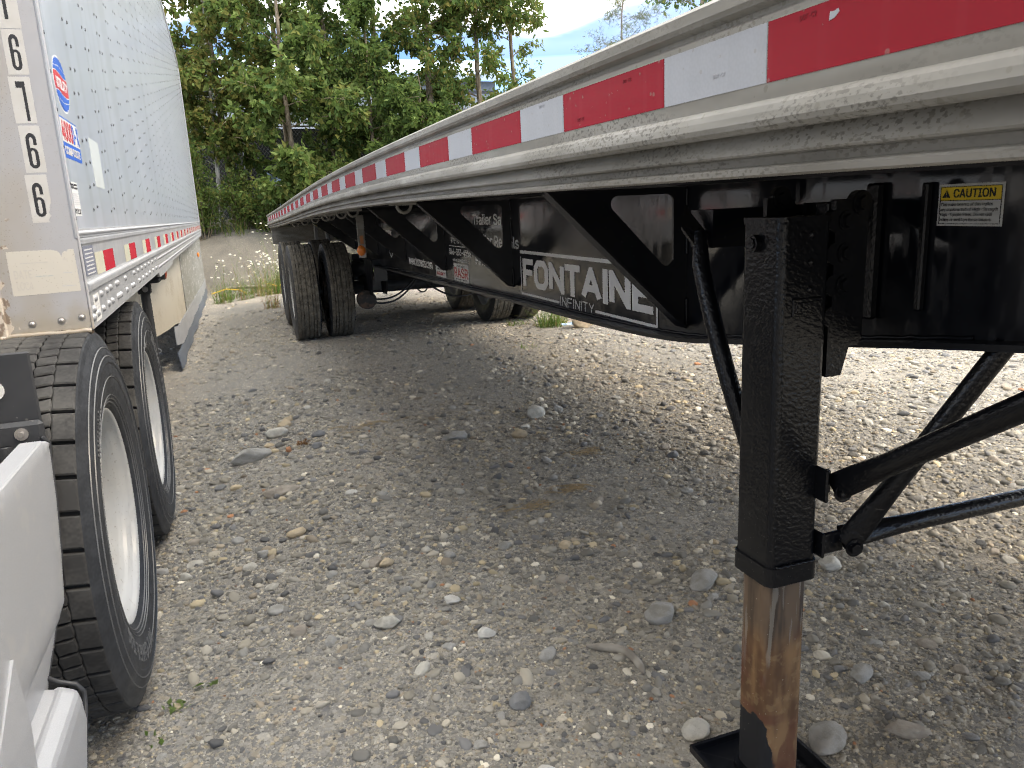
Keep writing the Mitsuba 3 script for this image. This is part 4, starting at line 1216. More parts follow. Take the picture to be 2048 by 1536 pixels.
# small rivets in dense rows: one mass
ms = []
for s in np.arange(0.03, LEN-0.05, 0.0318):
    ms.append(dome((-0.0006, s, 1.203), (1, 0, 0), 0.0075, 0.0065, 8, 2))
for s in np.arange(2.4, LEN-0.1, 0.076):
    for z in (1.030, 0.985): ms.append(dome((0.003, s, z), (1, 0, 0), 0.009, 0.007, 8, 2))
put(BT, 'rivet', bl(cat(ms)), 'rivet_white', smooth=True, kind='stuff')
ms = []
for c in range(31):
    s0 = 0.40+0.406*c
    if s0 > LEN-0.1: break
    for q, ds in ((0, 0.0), (1, 0.085)):
        for r_ in range(38):
            z = 1.268+0.066*r_+(0.010 if q else 0)
            if z > 3.75: break
            ms.append(dome((-0.0045+0.0012*math.cos(2*math.pi*(s0+ds)/0.406)*(s0 > 1), s0+ds, z), (1, 0, 0), 0.0062, 0.0042, 7, 2))
put(BT, 'post_rivet', bl(cat(ms)), 'rivet_dark', smooth=True, kind='stuff')
ms = [dome((0.003, 0.012, z), (1, 0, 0), 0.006, 0.0045, 8, 2) for z in np.arange(1.24, 3.7, 0.088)]
put(BT, 'corner_rivet', bl(cat(ms)), 'rivet_dark', smooth=True, kind='stuff')
for s, z in ((0.055, 1.005), (0.10, 1.030), (0.105, 0.988), (0.035, 0.985), (0.215, 1.032), (0.215, 0.990), (0.335, 1.032), (0.335, 0.992), (0.42, 1.034), (0.42, 0.992), (0.56, 1.034), (0.60, 1.034), (0.56, 0.992), (0.60, 0.992), (0.64, 0.992), (0.82, 1.034), (0.82, 0.992), (1.0, 0.992), (1.06, 0.992), (1.12, 1.034), (1.28, 1.034), (1.28, 0.992), (1.45, 1.034), (1.45, 0.992), (1.62, 1.034), (1.62, 0.992), (1.8, 1.034), (1.8, 0.992), (2.0, 1.034), (2.0, 0.992), (2.2, 1.034), (2.2, 0.992)):
    put(BR, 'rivet', bl(dome((0.003, s, z), (1, 0, 0), 0.0105, 0.0085, 12, 3)), 'rivet_white', smooth=True)
# lower edge step
st = Polygon([(2.35, 0.957), (2.40, 0.930), (2.62, 0.926), (3.6, 0.935), (3.7, 0.957)])
put(BT, 'rail_bracket', bl(prismX(st, -0.011, 0.002)), 'rail_white')


def on_side(m, s, z, off=0.0012):
    return bl(frame_mesh(m, (off, s, z), (0, 1, 0), (0, 0, 1), (1, 0, 0)))


def side_rect(holder, name, s0, s1, z0, z1, mt, off=0.0012, label=None):
    return put(holder, name, on_side(extr(sbox(0, 0, s1-s0, z1-z0), 0.0006), s0, z0, off), mt, label=label)


# conspicuity squares: faded half and red half
for i in range(18):
    s = 0.24+0.72*i
    if s > LEN-0.3: break
    side_rect(BR, 'faded_tape', s, s+0.165, 1.084, 1.146, 'tape_faded')
    side_rect(BR, 'red_tape', s+0.166, s+0.40, 1.084, 1.146, 'tape_red')
ID = side_rect(BR, 'data_plate', 0.050, 0.225, 1.091, 1.169, 'decal_dark')
for i in range(7):
    put(BR, 'plate_print', on_side(extr(sbox(0, 0, 0.13, 0.0035), 0.0004), 0.072, 1.157-0.0105*i, 0.0019), 'grey_ink')
side_rect(BR, 'white_plate', 0.075, 0.17, 0.968, 1.040, 'sticker_white', 0.0032)
for i in range(6):
    put(BR, 'plate_print', on_side(extr(sbox(0, 0, 0.055, 0.0035), 0.0004), 0.095, 1.028-0.0095*i, 0.0040), 'grey_ink')
# inspection sticker
IS = side_rect(SP, 'inspection_sticker', 0.048, 0.172, 1.248, 1.335, 'sticker_white', -0.0040)
put(SP, 'lettering', on_side(text('FMCSA', 0.012, 0.055, True), 0.056, 1.318, -0.0030), 'black_ink')
put(SP, 'lettering', on_side(text('ANNUAL', 0.005, 0.045), 0.118, 1.326, -0.0030), 'black_ink')
put(SP, 'lettering', on_side(text('INSPECTION', 0.005, 0.045), 0.118, 1.317, -0.0030), 'black_ink')
for i in range(6):
    put(SP, 'sticker_print', on_side(extr(sbox(0, 0, 0.10, 0.0018), 0.0004), 0.062, 1.304-0.0055*i, -0.0030), 'grey_ink')
for i, g in enumerate(('M', 'V', '1', '2')):
    put(SP, 'lettering', on_side(text(g, 0.013, 0.018, True), 0.062+0.026*i, 1.253, -0.0030), 'black_ink')
side_rect(SP, 'patch', 0.535, 0.735, 1.340, 1.488, 'decal_patch', -0.0040)
# oval emblem: blue globe with a red banner
ov = shapely.affinity.scale(Point(0, 0).buffer(1, 24), 0.093, 0.069)
put(SP, 'oval_emblem', on_side(extr(shapely.affinity.scale(ov, 1.05, 1.05), 0.0004), 0.193, 1.588, -0.0040), 'sticker_white')
ban = Polygon([(-0.098, 0.024), (-0.05, 0.029), (0.0, 0.026), (0.05, 0.020), (0.098, 0.022), (0.098, -0.022), (0.05, -0.027), (0.0, -0.024), (-0.05, -0.017), (-0.098, -0.021)])
blue = ov.difference(ban.buffer(0.003))
for a_, b_ in ((0.35, 0), (0.75, 0)):
    el = shapely.affinity.scale(Point(0, 0).buffer(1, 24), 0.093*a_, 0.069).exterior
    blue = blue.difference(el.buffer(0.0012))
for z_ in (0.047, -0.047): blue = blue.difference(LineString([(-0.1, z_*0.8), (0, z_), (0.1, z_*0.8)]).buffer(0.0012))
put(SP, 'oval_emblem', on_side(extr(blue, 0.0005), 0.193, 1.588, -0.0033), 'blue_ink', label='blue and red oval emblem with white lettering')
put(SP, 'banner', on_side(extr(ban.intersection(ov).difference(ban.intersection(ov).buffer(-0.004)), 0.0005), 0.193, 1.588, -0.0033), 'red_ink')
put(SP, 'banner', on_side(extr(ban.intersection(ov).buffer(-0.004), 0.0004), 0.193, 1.588, -0.0034), 'red_ink')
put(SP, 'lettering', on_side(cat(stroke_text('UTILITY', 0.027, 0.022, 0.0058, 0.0045)[0]), 0.124, 1.5745, -0.0026), 'sticker_white')
# rectangular composite badge
bd = rrect(0, 0.268, 0, 0.104, 0.008)
put(SP, 'badge', on_side(extr(bd, 0.0004), 0.066, 1.395, -0.0038), 'blue_ink', label='blue and white badge with red numerals')
put(SP, 'badge_field', on_side(extr(rrect(0.004, 0.264, 0.040, 0.100, 0.006), 0.0004), 0.066, 1.395, -0.0031), 'decal_white')
put(SP, 'lettering', on_side(text('4000', 0.048, 0.150, True), 0.078, 1.441, -0.0024), 'red_ink')
put(SP, 'lettering', on_side(text('D-X', 0.048, 0.095, True), 0.232, 1.441, -0.0024), 'blue_ink')
put(SP, 'lettering', on_side(text('COMPOSITE', 0.020, 0.225, True), 0.086, 1.405, -0.0030), 'decal_white')

# aerodynamic skirt: curved nose, side panels, lower strip, rubber flaps
def skirt_off(s): return np.interp(s, [5.0, 11.0, 13.5], [-0.135, -0.035, -0.03])


def wall_strip(pts, z0, z1, mt, name, th=0.006, label=None, nz=4, lean=0.0):
    """A thin upright sheet along plan points (local u, s); z0, z1 per point."""
    p = np.array(pts, float); n = len(p)
    z0, z1 = np.broadcast_to(z0, (n,)), np.broadcast_to(z1, (n,))
    t = np.gradient(p, axis=0); t /= np.linalg.norm(t, axis=1, keepdims=True)
    nr = np.stack([t[:, 1], -t[:, 0]], 1)
    q = np.linspace(0, 1, nz)
    def sheet(o):
        return np.stack([np.repeat((p+nr*o)[:, None, 0], nz, 1)+lean*(q[None]-1), np.repeat((p+nr*o)[:, None, 1], nz, 1), z0[:, None]+(z1-z0)[:, None]*q[None]], -1).reshape(-1, 3)
    f = grid_faces(n, nz)
    a, b = sheet(0.0), sheet(-th)
    m = cat([trimesh.Trimesh(a, f, process=False), trimesh.Trimesh(b, f[:, ::-1], process=False)])
    e = []
    idx = lambda i, j: i*nz+j
    N = len(a)
    loop = [idx(i, 0) for i in range(n)]+[idx(n-1, j) for j in range(1, nz)]+[idx(i, nz-1) for i in range(n-2, -1, -1)]+[idx(0, j) for j in range(nz-2, 0, -1)]
    for i in range(len(loop)):
        u, v = loop[i], loop[(i+1) % len(loop)]
        e += [(u, v, v+N), (u, v+N, u+N)]
    m = trimesh.Trimesh(m.vertices, np.vstack([m.faces, e]), process=False)
    return put(BT, name, bl(m), mt, smooth=40, label=label)


nose = [(-0.115, 6.75), (-0.118, 6.2), (-0.122, 5.5), (-0.130, 5.0), (-0.16, 4.6), (-0.21, 4.25), (-0.30, 3.90), (-0.43, 3.6), (-0.60, 3.4)][::-1]
nz_ = np.array([0.36, 0.36, 0.36, 0.36, 0.355, 0.345, 0.30, 0.24, 0.20])
wall_strip(nose, nz_, 0.93, 'skirt_beige', 'skirt_nose', label='dusty beige curved nose of the trailer side skirt', nz=8)
sv = np.linspace(6.76, 12.6, 30)
for a_, b_ in ((6.76, 9.0), (9.005, 10.6), (10.605, 12.6)):
    s_ = np.linspace(a_, b_, 12)
    wall_strip(np.stack([skirt_off(s_), s_], 1), np.interp(s_, [6.7, 7.2, 12.6], [0.20, 0.19, 0.20]), 0.948, 'skirt_grey', 'skirt_panel')
s_ = np.linspace(4.85, 12.6, 40)
wall_strip(np.stack([skirt_off(s_)+0.008, s_], 1), np.interp(s_, [4.8, 5.6, 12.6], [0.19, 0.09, 0.08]), np.interp(s_, [4.8, 5.2, 12.6], [0.355, 0.30, 0.215]), 'rail_white', 'skirt_strip', label='white lower strip of the side skirt')
for a_ in np.arange(4.95, 12.4, 1.27):
    s_ = np.linspace(a_, a_+1.25, 14)
    wv = 0.018*np.sin((s_-a_)*5.0)
    wall_strip(np.stack([skirt_off(s_)+0.001+wv*0.5, s_], 1), np.full(14, -0.045), np.full(14, 0.10), 'skirt_rubber', 'rubber_flap', 0.008, lean=-0.02)
lamp = trimesh.creation.icosphere(subdivisions=2, radius=0.034); lamp.apply_scale((0.5, 1, 1)); lamp.apply_translation((-0.028, 10.6, 0.715))
put(BT, 'marker_lamp', bl(lamp), 'amber', smooth=True, label='orange marker lamp on the side skirt')
put(BT, 'marker_lamp', bl(cat([rbox(-0.16, -0.05, 3.50, 3.52, 0.84, 0.95, 0.003)])), 'dark_steel')
lamp = trimesh.creation.icosphere(subdivisions=2, radius=1); lamp.apply_scale((0.016, 0.035, 0.045)); lamp.apply_translation((-0.055, 3.55, 0.885))
put(BT, 'marker_lamp', bl(lamp), 'red_lens', smooth=True, label='dull red marker lamp under the bottom rail')
# its landing leg
lk = put(BT, 'landing_leg', bl(prismZ(rrect(-0.165, -0.112, 2.93, 2.99, 0.02), 0.40, 0.80)), 'dark_steel', smooth=30, label='dark landing leg of the box trailer, cranked up')
put(lk, 'mount', bl(cat([rbox(-0.175, -0.102, 2.92, 3.0, 0.80, 0.865, 0.004), rbox(-0.22, -0.045, 2.88, 3.06, 0.865, 0.885, 0.003)])), 'dark_steel')
put(lk, 'bolt', bl(bolt((-0.13, 2.90, 0.83), (0, -1, 0), 0.011, 0.01)), 'bolt_metal')
put(lk, 'wire_loop', bl(tube([(-0.115, 2.94, 0.455), (-0.10, 2.935, 0.45), (-0.095, 2.935, 0.44), (-0.10, 2.935, 0.43), (-0.115, 2.94, 0.425)], 0.002, 6)), 'rivet_white')

# ------------------------------------------------------------------ truck tractor under the nose of the box trailer
TT = thing('truck_tractor', 'silver truck tractor with dual drive wheels under the box trailer nose', 'truck')
RT = 0.503


def big_tyre_profile(R=RT-0.017, w=0.140):
    side = [(w-0.028, 0.292), (w-0.020, 0.300), (w-0.012, 0.318), (w-0.010, 0.322), (w-0.004, 0.350), (w-0.0035, 0.354), (w, 0.385), (w-0.001, 0.412), (w+0.0015, 0.416), (w-0.003, 0.440), (w-0.010, 0.462), (w-0.018, 0.478), (w-0.0225, RT-0.012), (w-0.026, RT-0.006)]
    return side


_bs = big_tyre_profile()
_tr = [(0.114, RT-0.006), (0.112, RT-0.017), (-0.112, RT-0.017), (-0.114, RT-0.006)]
L_BS, L_BT, L_BS2 = lathe(_bs, 120), lathe(_tr, 120), lathe([(-x, r) for x, r in _bs[::-1]], 120)
L_BRIM = lathe(curve_prof([(0.108, 0.298), (0.114, 0.292), (0.110, 0.284), (0.098, 0.279), (0.075, 0.268), (0.030, 0.263), (-0.050, 0.259), (-0.062, 0.240), (-0.066, 0.20), (-0.055, 0.14), (-0.045, 0.02)], 3), 120)


def tread_blocks(seed):
    """Block tread: shoulder lugs, zigzag inner rows and a centre row, each block with its own edges."""
    g = np.random.default_rng(seed)
    out = []
    def block(th, v0, v1, dl, zig, top=RT, inset=0.0018, skew=0.0):
        # outline in (arc length, across)
        h = dl/2
        if zig: pts = [(-h, v0), (-h*0.9, (v0+v1)/2+0.001), (-h, v1), (h*0.25, v1+zig), (h, v1), (h*0.9, (v0+v1)/2-0.001), (h, v0), (h*-0.25, v0-zig)]
        else: pts = [(-h, v0), (-h, v1), (h, v1), (h, v0)]
        p = np.array(pts); c = p.mean(0)
        p[:, 0] += skew*(p[:, 1]-c[1])
        q = c+(p-c)*(1-2*inset/np.abs(p-c).max(0))
        n = len(p); V = []
        for P, r in ((p, RT-0.019), (p, top-0.0025), (q, top)):
            a = th+P[:, 0]/RT
            V.append(np.stack([P[:, 1], r*np.cos(a), r*np.sin(a)], 1))
        a = th+c[0]/RT
        V.append(np.array([[c[1], top*math.cos(a), top*math.sin(a)]]))
        F = []
        for l in range(2):
            for i in range(n):
                j = (i+1) % n
                F += [(l*n+i, l*n+j, l*n+n+j), (l*n+i, l*n+n+j, l*n+n+i)]
        F += [(2*n+i, 2*n+(i+1) % n, 3*n) for i in range(n)]
        out.append((np.vstack(V), np.array(F)))
    n1 = 40; pitch = 2*math.pi*RT/n1
    for i in range(n1):
        t = 2*math.pi*i/n1
        for sg in (1, -1):
            v = sorted((sg*0.0685, sg*0.1145))
            block(t+(0 if sg > 0 else 0.5*pitch/RT), v[0], v[1], pitch-0.0095, 0, RT-0.0015, skew=0.10*sg)
        for k in range(2):
            for sg in (1, -1):
                v = sorted((sg*0.029, sg*0.0665))
                block(t+(0.25+0.5*k)*pitch/RT+(0.1 if sg < 0 else 0)*pitch/RT, v[0], v[1], pitch/2-0.0035, 0.0035, RT, skew=-0.12*sg)
            block(t+(0.5*k)*pitch/RT, -0.0225, 0.0225, pitch/2-0.0035, 0.004, RT, skew=0.1)
    m = cat(out)
    # outward winding: flip every triangle that looks inward
    v = m.vertices; f = np.array(m.faces)
    return trimesh.Trimesh(v, f, process=False)


TB = tread_blocks(1)
RINGS = []
for r_, w_ in ((0.309, 0.0022), (0.318, 0.0016), (0.327, 0.0016), (0.3765, 0.0016), (0.432, 0.0022), (0.4555, 0.0018)):
    x_ = float(np.interp(r_, [q[1] for q in _bs], [q[0] for q in _bs]))
    RINGS.append(lathe([(x_-0.001, r_-w_), (x_+0.0018, r_-w_*0.4), (x_+0.0018, r_+w_*0.4), (x_-0.001, r_+w_)], 96)[0])
def sidewall_text(s, r, a0, h, spacing, x):
    """Raised letters round the sidewall (profile frame, outward = +x); angle runs clockwise seen from outside."""
    ms, a = [], a0
    for ch in s:
        if ch != ' ':
            m = text(ch, h, None, True, 1.0); v = np.array(m.vertices)
            w_ = v[:, 0].max()-v[:, 0].min(); v[:, 2] = v[:, 2]*0.0016
            th = a-(v[:, 0]-w_/2)/r
            rr = r+v[:, 1]
            xs = np.interp(rr, [q[1] for q in _bs], [q[0] for q in _bs])-0.0015+v[:, 2]*1.9
            ms.append(trimesh.Trimesh(np.stack([xs, rr*np.cos(th), rr*np.sin(th)], 1), m.faces, process=False))
        a -= spacing/r
    return cat(ms)


for wi, (yc, zc, xo) in enumerate(((2.19, 0.452, -0.352), (3.49, 0.405, -0.386))):
    for j in range(2):
        o = np.array([xo-0.140-0.335*j, yc, zc])
        k = put_lathe(TT, 'drive_tyre', L_BT, 'groove_rubber', o, LYAW, label='near drive tyre with blocky tread and a white rim' if (wi, j) == (0, 0) else None)
        put(k, 'tread', at_wheel(TB, o, LYAW, 0.02+0.05*wi+0.03*j), 'tread_rubber')
        put_lathe(k, 'sidewall', L_BS, 'side_rubber', o, LYAW)
        put_lathe(k, 'sidewall', L_BS2, 'side_rubber', o, LYAW)
        put_lathe(k, 'rim', L_BRIM, 'rim_white', o, LYAW, flip=(j == 1))
        if j == 0:
            put(k, 'sidewall_ring', cat([at_wheel(q, o, LYAW) for q in RINGS]), 'letter_rubber', smooth=True)
        if j == 0:
            put(k, 'sidewall_lettering', at_wheel(sidewall_text('MICHELIN', 0.352, math.radians(-93 if wi == 0 else 60), 0.040, 0.046, 0.1355), o, LYAW), 'letter_rubber', smooth=30)
            put(k, 'sidewall_lettering', at_wheel(cat([sidewall_text('TUBELESS 146/143', 0.372, math.radians(150), 0.011, 0.014, 0.1375), sidewall_text('REGROOVABLE', 0.392, math.radians(140), 0.009, 0.012, 0.1385)]), o, LYAW), 'letter_rubber', smooth=30)
    put(TT, 'drive_axle', tube([(xo-0.3, yc, zc), (xo-1.95, yc, zc)], 0.075, 20), 'dark_steel', smooth=True)
    for j in (2, 3):
        o = np.array([xo-0.140-1.83+0.335*(j-3)+0.0, yc, zc])
        k = put_lathe(TT, 'drive_tyre', L_BT, 'groove_rubber', o, LYAW)
        put(k, 'tread', at_wheel(TB, o, LYAW, 0.03*j), 'tread_rubber')
        put_lathe(k, 'sidewall', L_BS, 'side_rubber', o, LYAW)
for u in (-0.95, -1.80):
    put(TT, 'frame_rail', bx(u-0.04, u+0.04, -0.2, 4.6, 0.72, 0.98), 'dark_steel')
put(TT, 'sleeper_cab', rbox(-2.85, -0.47, -3.2, 0.95, 0.80, 3.75, 0.08), 'silver_paint')
# silver rear end of the side fairing
def fair_x(y, z):
    """x of the fairing's skin: leaning in at the top, its rear edge easing inward."""
    return -0.402 - 0.05*sst(0.80, 0.90, z) - 0.012*sst(1.45, 1.62, y)*sst(0.3, 0.9, z)


def skin(poly, fx, mt, name, th=0.014, d=0.012, label=None):
    """A curved skin over an outline in (y, z), with thickness and an eased rim."""
    g = Polygon(poly)
    x0, z0, x1, z1 = g.bounds
    pts = [p for p in (Point(x, z) for x in np.arange(x0, x1, d*2.2) for z in np.arange(z0, z1, d*2.2)) if g.buffer(-d).contains(p)]
    ext = [g.exterior.interpolate(t) for t in np.arange(0, g.exterior.length, d)]
    inn = g.buffer(-0.004, join_style=1)
    rim2 = [inn.exterior.interpolate(t) for t in np.arange(0, inn.exterior.length, d)]
    P = np.array([(p.x, p.y) for p in ext+rim2+pts])
    from scipy.spatial import Delaunay
    D = Delaunay(P); f = D.simplices
    c = P[f].mean(1); keep = shapely.contains_xy(g.buffer(1e-6), c[:, 0], c[:, 1]); f = f[keep]
    dist = shapely.distance(shapely.points(P), g.exterior)
    x = fx(P[:, 0], P[:, 1])-0.003*np.clip(1-dist/0.004, 0, 1)**2
    v = np.stack([x, P[:, 0], P[:, 1]], 1)
    nrm_ = np.cross(v[f[:, 1]]-v[f[:, 0]], v[f[:, 2]]-v[f[:, 0]])[:, 0]
    f = np.where((nrm_ < 0)[:, None], f[:, ::-1], f)
    n = len(ext); back = v.copy(); back[:, 0] -= th
    e = []
    N = len(v)
    for i in range(n):
        j = (i+1) % n
        e += [(i, i+N, j+N), (i, j+N, j)]
    m = trimesh.Trimesh(np.vstack([v, back]), np.vstack([f, f[:, ::-1]+N, e]), process=False)
    return put(TT, name, m, mt, smooth=50, label=label)


up_out = [(-0.3, 0.808), (1.30, 0.808), (1.50, 0.8085), (1.690, 0.806), (1.708, 0.801), (1.716, 0.790), (1.718, 0.775), (1.698, 0.68), (1.652, 0.57), (1.604, 0.475), (1.597, 0.463), (-0.3, 0.463)]
def fx_up(y, z):
    return -0.402-0.006*sst(0.798, 0.808, z)+0.004*sst(0.785, 0.798, z)*sst(0.808, 0.80, z)-0.010*sst(0.50, 0.463, z)


put(TT, 'fairing_ledge', rbox(-0.447, -0.4045, -0.3, 1.688, 0.797, 0.8085, 0.003), 'silver_paint')
FR = skin(up_out, fx_up, 'silver_paint', 'side_fairing', label='silver side fairing of the truck ahead of the drive tyre')
def fx_mid(y, z): return -0.418-0.10*(0.462-z)


skin([(-0.3, 0.461), (1.594, 0.461), (1.578, 0.445), (1.535, 0.418), (1.505, 0.398), (1.495, 0.375), (-0.3, 0.375)], fx_mid, 'silver_paint', 'fairing_recess')
prof = [(-0.450, 0.06), (-0.450, 0.392), (-0.428, 0.394), (-0.407, 0.388), (-0.400, 0.391), (-0.394, 0.390), (-0.376, 0.380), (-0.370, 0.374), (-0.3665, 0.360), (-0.3645, 0.32), (-0.3645, 0.06)]
m = sweep(prof, np.concatenate([np.linspace(-0.3, 1.40, 8), np.linspace(1.42, 1.478, 8)]), 0.0)
v = np.array(m.vertices); k_ = sst(0.9, 1.478, v[:, 1]); v[:, 1] -= k_*(0.95*np.maximum(0.335-v[:, 2], 0)+0.012*sst(0.34, 0.392, v[:, 2])+0.0*v[:, 0]); v[:, 0] -= 0.008*sst(1.45, 1.478, v[:, 1]); m.vertices = v
put(TT, 'side_fairing_step', m, 'silver_paint', smooth=28, label='silver lower step of the side fairing')
# spear shaped moulding on the fairing
sp = np.array([(-0.397, 1.258, 0.572), (-0.388, 1.243, 0.462), (-0.388, 1.225, 0.415), (-0.404, 1.262, 0.50), (-0.402, 1.10, 0.462), (-0.43, 1.10, 0.40), (-0.43, 1.262, 0.40), (-0.386, 1.205, 0.30), (-0.43, 1.22, 0.30), (-0.43, 1.08, 0.30), (-0.42, 1.258, 0.57)])
put(TT, 'fairing_moulding', trimesh.convex.convex_hull(sp), 'silver_paint')
hx = np.array([(-0.397, 1.10, 0.83), (-0.397, 1.16, 0.80), (-0.397, 1.165, 0.73), (-0.397, 1.10, 0.69)])
put(TT, 'grab_recess', trimesh.convex.convex_hull(np.vstack([hx, hx-(0.012, 0, 0)])), 'dark_steel')
# black rubber edging along the fairing's rear edge
ed = np.array([(1.716, 0.808), (1.7275, 0.792), (1.7265, 0.774), (1.705, 0.68), (1.659, 0.57), (1.609, 0.474), (1.598, 0.456), (1.580, 0.441), (1.539, 0.414), (1.508, 0.396)])
ex = np.where(ed[:, 1] > 0.463, fx_up(ed[:, 0], ed[:, 1]), fx_mid(ed[:, 0], ed[:, 1]))-0.004
put(TT, 'rubber_edge', tube(np.stack([ex, ed[:, 0], ed[:, 1]], 1), 0.0045, 8), 'black_plastic', smooth=True)
e2 = np.array([(-0.43, 1.500, 0.398), (-0.405, 1.482, 0.392), (-0.378, 1.480, 0.382), (-0.368, 1.483, 0.362), (-0.370, 1.483, 0.335), (-0.370, 1.44, 0.29), (-0.370, 1.37, 0.215), (-0.370, 1.30, 0.14)])
put(TT, 'rubber_edge', tube(e2, 0.0045, 8), 'black_plastic', smooth=True)
# black bracket plate and its bolt, seen above the fairing
BP = put(TT, 'bracket_plate', cat([rbox(-0.75, -0.413, 1.742, 1.752, 0.80, 0.981, 0.003), rbox(-0.75, -0.408, 1.722, 1.742, 0.70, 0.842, 0.008)]), 'black_plastic', label='black plastic bracket plate ahead of the near drive tyre')
put(BP, 'bolt', cat([tube([(-0.447, 1.7235, 0.818), (-0.447, 1.7185, 0.818)], 0.0125, 24), bolt((-0.447, 1.719, 0.818), (0, -1, 0), 0.006, 0.006, False)]), 'bolt_metal', smooth=35)
put(BP, 'post', tube([(-0.475, 1.70, 0.80), (-0.475, 1.70, 0.60)], 0.013, 14), 'black_plastic', smooth=True)
put(BP, 'white_disc', tube([(-0.486, 1.742, 0.908), (-0.486, 1.738, 0.908)], 0.02, 20), 'sticker_white', smooth=35)

# ------------------------------------------------------------------ plants
LEAFC = {'green': (0.130, 0.190, 0.052), 'deep': (0.092, 0.148, 0.050), 'olive': (0.180, 0.195, 0.060), 'yellow': (0.24, 0.215, 0.07), 'light': (0.185, 0.245, 0.085), 'willow': (0.16, 0.19, 0.10)}


def leaves(centres, size, droop, cols, wts, g, narrow=0.62, out=None, per=1):
    """Leaf blades: four-cornered, folded along the midrib, hanging by droop."""
    n = len(centres)
    s = size*np.exp(g.normal(0, 0.25, n))
    ax = g.normal(0, 1, (n, 3)); ax[:, 2] -= droop
    if out is not None: ax += out*0.9
    ax /= np.linalg.norm(ax, axis=1, keepdims=True)
    nn = g.normal(0, 1, (n, 3)); nn[:, 2] += 0.7
    w = np.cross(ax, nn); w /= np.linalg.norm(w, axis=1, keepdims=True)+1e-9
    up = np.cross(w, ax)
    tip = centres+ax*s[:, None]; mid = centres+ax*(s*0.42)[:, None]-up*(s*0.08)[:, None]
    l = mid+w*(s*narrow*0.5)[:, None]+up*(s*0.16)[:, None]; r = mid-w*(s*narrow*0.5)[:, None]+up*(s*0.16)[:, None]
    v = np.stack([centres, l, tip, r], 1).reshape(-1, 3)
    i = np.arange(n)*4
    f = np.vstack([np.stack([i, i+2, i+1], 1), np.stack([i, i+3, i+2], 1)])
    c = np.array([LEAFC[k] for k in cols])[g.choice(len(cols), n, p=wts)]*np.exp(g.normal(0, 0.2, (n, 1)))
    return v, f, np.repeat(c, 4, 0)


def tree(label, x, y, h, trunk_r, crown, seed, n_leaf, cols=('green', 'deep', 'olive', 'light', 'yellow'), wts=(0.40, 0.22, 0.2, 0.12, 0.06), lean=(0, 0), bark='bark', size=0.108, narrow=0.58, group=None, name='tree', droop=0.75, spread=0.30):
    """crown: (base height, radius low, radius high): limbs leave the trunk, twigs leave the limbs, leaves sit along the twigs."""
    g = np.random.default_rng(seed)
    z0 = float(ground_z(x, y))-0.05
    k = thing(name, label, name.replace('_', ' '), group)
    t = np.linspace(0, 1, 14)
    wob = np.cumsum(g.normal(0, 0.035, (14, 2)), 0)*np.array([1, 1])
    tp = np.stack([x+lean[0]*t+wob[:, 0]*t, y+lean[1]*t+wob[:, 1]*t, z0+h*t], 1)
    rad = trunk_r*(1-0.86*t)+0.006; rad[0] *= 1.25
    ms = [tube(tp, rad, 10)]
    zb_, r0, r1 = crown
    cs, od = [], []
    nl = int(10+h*4.2)
    for i in range(nl):
        f_ = g.uniform(zb_/h, 0.99)
        p = np.array([np.interp(f_, t, tp[:, q]) for q in range(3)])
        a = g.uniform(0, 2*np.pi) if g.uniform() > 0.25 else g.uniform(np.pi*1.1, np.pi*1.9)
        ff_ = (f_-zb_/h)/max(1-zb_/h, 1e-3)
        L = (r0*(1-ff_)+r1*ff_)*(0.55+0.6*math.sin(math.pi*min(1, 0.25+ff_*0.8)))*g.uniform(0.7, 1.15)
        up = g.uniform(0.05, 0.65)
        d = np.array([math.cos(a), math.sin(a), up]); d /= np.linalg.norm(d)
        q = np.linspace(0, 1, 6)
        lp = p+d*L*q[:, None]+np.stack([g.normal(0, 0.04*L, 6)*q, g.normal(0, 0.04*L, 6)*q, 0.10*L*q-0.22*L*q*q], 1)
        ms.append(tube(lp, np.maximum(0.0045, trunk_r*0.30*(1-f_*0.5)*(1-0.85*q)), 6))
        ntw = max(3, int(L*6))
        for j in range(ntw):
            qq = g.uniform(0.25, 1.0); b = np.array([np.interp(qq, q, lp[:, e]) for e in range(3)])
            td = d*0.5+g.normal(0, 0.65, 3)+np.array([0, 0, -0.12]); td /= np.linalg.norm(td)
            tl = g.uniform(0.22, 0.55)*(0.5+L*spread)
            tw = b+td*tl*np.linspace(0, 1, 3)[:, None]; tw[2, 2] -= 0.12*tl
            ms.append(tube(tw, [0.0045, 0.003, 0.0018], 4, False))
            m_ = max(2, int(g.poisson(9)))
            uu = g.uniform(0.1, 1.05, m_)
            cs.append(b+td*tl*uu[:, None]+g.normal(0, 0.035, (m_, 3))); od.append(np.repeat(td[None], m_, 0))
    put(k, 'trunk', cat(ms), bark, smooth=True)
    cs, od = np.vstack(cs), np.vstack(od)
    if len(cs) > n_leaf: ix = g.choice(len(cs), n_leaf, replace=False)
    else: ix = g.integers(0, len(cs), n_leaf)
    cs = cs[ix]+g.normal(0, 0.05, (n_leaf, 3))
    v, f, c = leaves(cs, size, droop, cols, wts, g, narrow, od[ix])
    put(k, 'crown', (v, f), 'leaf', color=c)
    return k


